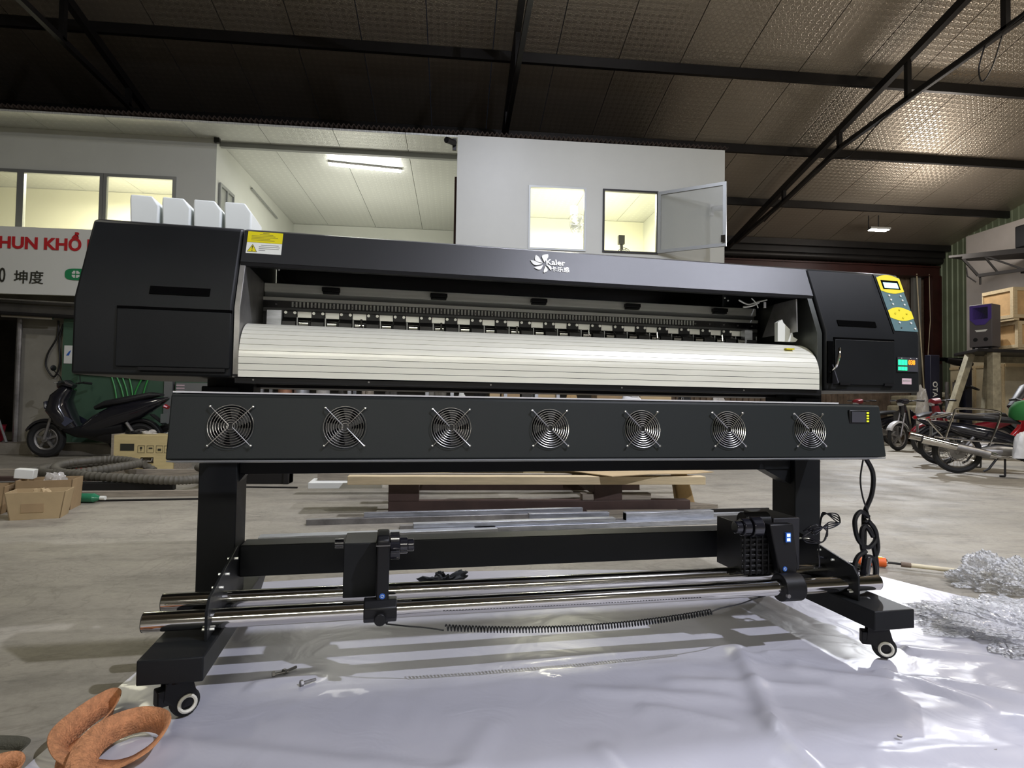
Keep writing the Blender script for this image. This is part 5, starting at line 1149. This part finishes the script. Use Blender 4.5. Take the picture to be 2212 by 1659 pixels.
M().prism('y', [(-.19, .90), (.19, .90), (.19, .62), (.08, .50), (-.08, .50), (-.19, .62)], -.178, -.168).build('violet_panel', violet, sp_); M().box(-.13, .13, -.178, -.17, .62, .86).build('speaker_grille', navy, sp_); M().cyl((-.09, -.175, .2), (-.09, -.168, .2), .04, 14).cyl((.09, -.175, .2), (.09, -.168, .2), .04, 14).build('socket', blackp, sp_)
M().prism('y', [(-.1, .40), (.12, .40), (.09, .36), (-.07, .36)], -.176, -.168).build('badge', whitelab, sp_)
for x in (-.15, .15): M().cyl((x, -.1, 0), (x, -.1, .05), .025, 10).build('caster', blackp, sp_)
def crate(label, loc, w_, d, h, rz=0):
    c = thing('wooden_crate', label, 'crate', loc, rz, 'wooden crates on the platform')
    M().box(-w_/2, w_/2, -d/2, d/2, .05, h).build('panel', plyo, c)
    f = M(); a, b_, t = w_/2 + .012, d/2 + .012, .07
    for s_ in (-1, 1):
        f.box(-a, a, s_*b_-.012, s_*b_+.012, h-t, h).box(-a, a, s_*b_-.012, s_*b_+.012, .05, .05+t)
        for x in (-a, a - t, -t/2): f.box(x, x + t, s_*b_-.013, s_*b_+.013, .05 + t, h - t)
        f.box(s_*a-.012, s_*a+.012, -b_, b_, h-t, h).box(s_*a-.012, s_*a+.012, -b_, b_, .05, .05+t).box(s_*a-.012, s_*a+.012, -b_, -b_+t, .05+t, h-t)
    f.build('frame_batten', pine, c); M().box(-a, -a+.12, -b_, b_, 0, .05).box(a-.12, a, -b_, b_, 0, .05).build('foot_batten', pine, c)
crate('lower wooden crate with orange panels on the platform', (12.0, 11.5, 2.10), 1.1, .7, .60)
crate('upper wooden crate with orange panels, topmost of the pair', (11.95, 11.5, 2.71), 1.2, .7, .68)
o = tag(M().box(-.12, .12, -.1, .1, 0, .42).build('small_case', greyspk, bevel=.01), 'small dark case between the loudspeaker and the lower crate', 'case'); o.location = (11.26, 11.62, 2.1)
# wall bracket shelf near the ceiling
ws = thing('wall_truss_shelf', 'black steel truss shelf fixed high on the white side wall', 'shelf', (12.3, 12.0, 4.0), 0)
M().add([(-1.0, .7, .36), (1.1, -1.2, .36), (1.1, .4, .36), (-.3, .9, .36), (-1.0, .7, .41), (1.1, -1.2, .41), (1.1, .4, .41), (-.3, .9, .41)], [(0,3,2,1),(4,5,6,7),(0,1,5,4),(1,2,6,5),(2,3,7,6),(3,0,4,7)]).build('shelf_top', darksteel, ws)
m = M().bar((-.8, .55, .33), (1.1, -1.15, .33), .06, .06).bar((-.55, .4, -.10), (1.1, -1.1, .02), .06, .07).bar((-.8, .55, .33), (-.55, .4, -.10), .05, .05)
for t in (.15, .45, .75): m.bar((lerp(-.8, 1.1, t), lerp(.55, -1.15, t), .33), (lerp(-.55, 1.1, t), lerp(.4, -1.1, t), -.05), .035, .035).bar((lerp(-.8, 1.1, t), lerp(.55, -1.15, t), .33), (lerp(-.55, 1.1, t + .2), lerp(.4, -1.1, t + .2), -.05), .035, .035)
m.build('truss', darksteel, ws); M().tube([(-.75, .5, .1), (-.72, .5, -.1), (-.6, .4, -.25)], .015, 6).tube([(-.5, .4, -.1), (-.5, .4, -.3)], .02, 6).build('bracket_ends', darksteel, ws)
M().box(.55, 1.1, -.4, .45, .0, .05).build('wall_arm', darksteel, ws)
o = tag(M().box(-.2, .5, -.3, .3, 0, .5).build('black_box', blackp, bevel=.03), 'black box standing on the high truss shelf', 'box'); o.location = (12.45, 11.7, 4.42)
# ---------------------------------------------------------------- storage rack under the office box, seen in the slit
rk = thing('storage_rack', 'grey steel storage rack under the office box', 'rack', (.2, 9.0, 0))
for x in (-3.0, -1.75, -.62, -.25, .55, 1.02, 1.35): M().box(x, x+.05, -.02, .04, 0, 1.9).box(x, x+.05, .45, .5, 0, 1.9).build('upright', galv, rk)
M().box(-3.0, 1.4, 0, .5, .76, .80).build('shelf_board', alud, rk); M().box(-3.0, 1.4, 0, .5, 1.35, 1.39).build('shelf_board', alud, rk); M().box(-3.0, 1.4, 0, .5, .1, .14).build('shelf_board', alud, rk)
def rk_item(kind, x, w_, h, mt, label, y=9.22):
    if kind == 'roll': o = M().cyl((0, 0, 0), (0, 0, h), w_/2, 16).cyl((0, 0, h), (0, 0, h+.01), w_/3, 12).build('plastic_roll', mt); c = 'roll'
    elif kind == 'box': o = M().box(-w_/2, w_/2, -.15, .15, 0, h).build('carton', mt, bevel=.004); c = 'carton'
    else: return crumple('plastic_bag', (x, y, .802), w_*.36, .13, h, mt, label, 'bag', x*3.7 + 11, 3.5, .5, 26, None)
    o.location = (x, y, .802); return tag(o, label, c)
copper = mat('copper_foil', (.4, .2, .12), .35, .4)
rk_item('roll', -2.50, .2, .4, copper, 'copper coloured roll at the left end of the rack shelf')
rk_item('roll', -2.26, .22, .4, galv, 'silver roll beside the copper coloured roll')
rk_item('roll', -1.95, .2, .4, clearpl, 'clear wrapped roll third from the left on the rack')
rk_item('bag', -1.65, .3, .38, darkwall, 'dark brown bag right of the three rolls')
rk_item('bag', -1.28, .3, .4, oldwood, 'pale crumpled bag in the middle of the rack left part')
rk_item('bag', -.95, .26, .38, darkwall, 'dark bag just left of the wide grey upright')
rk_item('bag', -.25, .36, .36, hosem, 'grey crumpled bag behind the twin uprights')
rk_item('bag', .12, .3, .2, whitelab, 'small white bag low on the rack shelf')
rk_item('bag', .42, .3, .36, darksteel, 'black bag right of the small white bag')
rk_item('box', .62, .16, .38, cardl, 'narrow tan carton on the rack')
rk_item('box', .86, .28, .4, card, 'brown carton beside the narrow tan one')
rk_item('box', 1.1, .14, .38, darkwall, 'dark carton near the right end of the rack')
rk_item('box', 1.4, .3, .42, cardl, 'wide tan carton at the right end of the rack')
bx2 = tag(M().box(-.24, .24, -.2, .2, 0, 1.12).build('tall_carton', cardl, bevel=.005), 'tall tan carton standing right of the white scooter', 'carton'); bx2.location = (3.0, 8.9, 0)
o = tag(M().box(-.22, .22, -.2, .2, 0, 1.1).build('tall_carton', card, bevel=.005), 'tall brown carton standing between scooter and tan carton', 'carton'); o.location = (2.50, 9.62, 0)
crumple('kraft_paper_heap', (1.72, 8.75, .0), .2, .15, 1.05, kraft, 'heap of brown packing paper left of the white scooter', 'paper', 3, 4, .4, 30, None)
crumple('black_plastic_heap', (3.55, 9.0, 0), .21, .15, 1.1, mat('black_film', (.02, .02, .02), .25, bump=.8, bscale=10), 'black plastic wrapped heap right of the tan carton', 'bag', 7, 4, .3, 30, None)
crumple('clear_plastic_heap', (4.1, 9.0, 0), .22, .15, 1.12, clearpl, 'clear plastic wrapped heap at the right end of the slit', 'plastic', 15, 4, .3, 30, None)
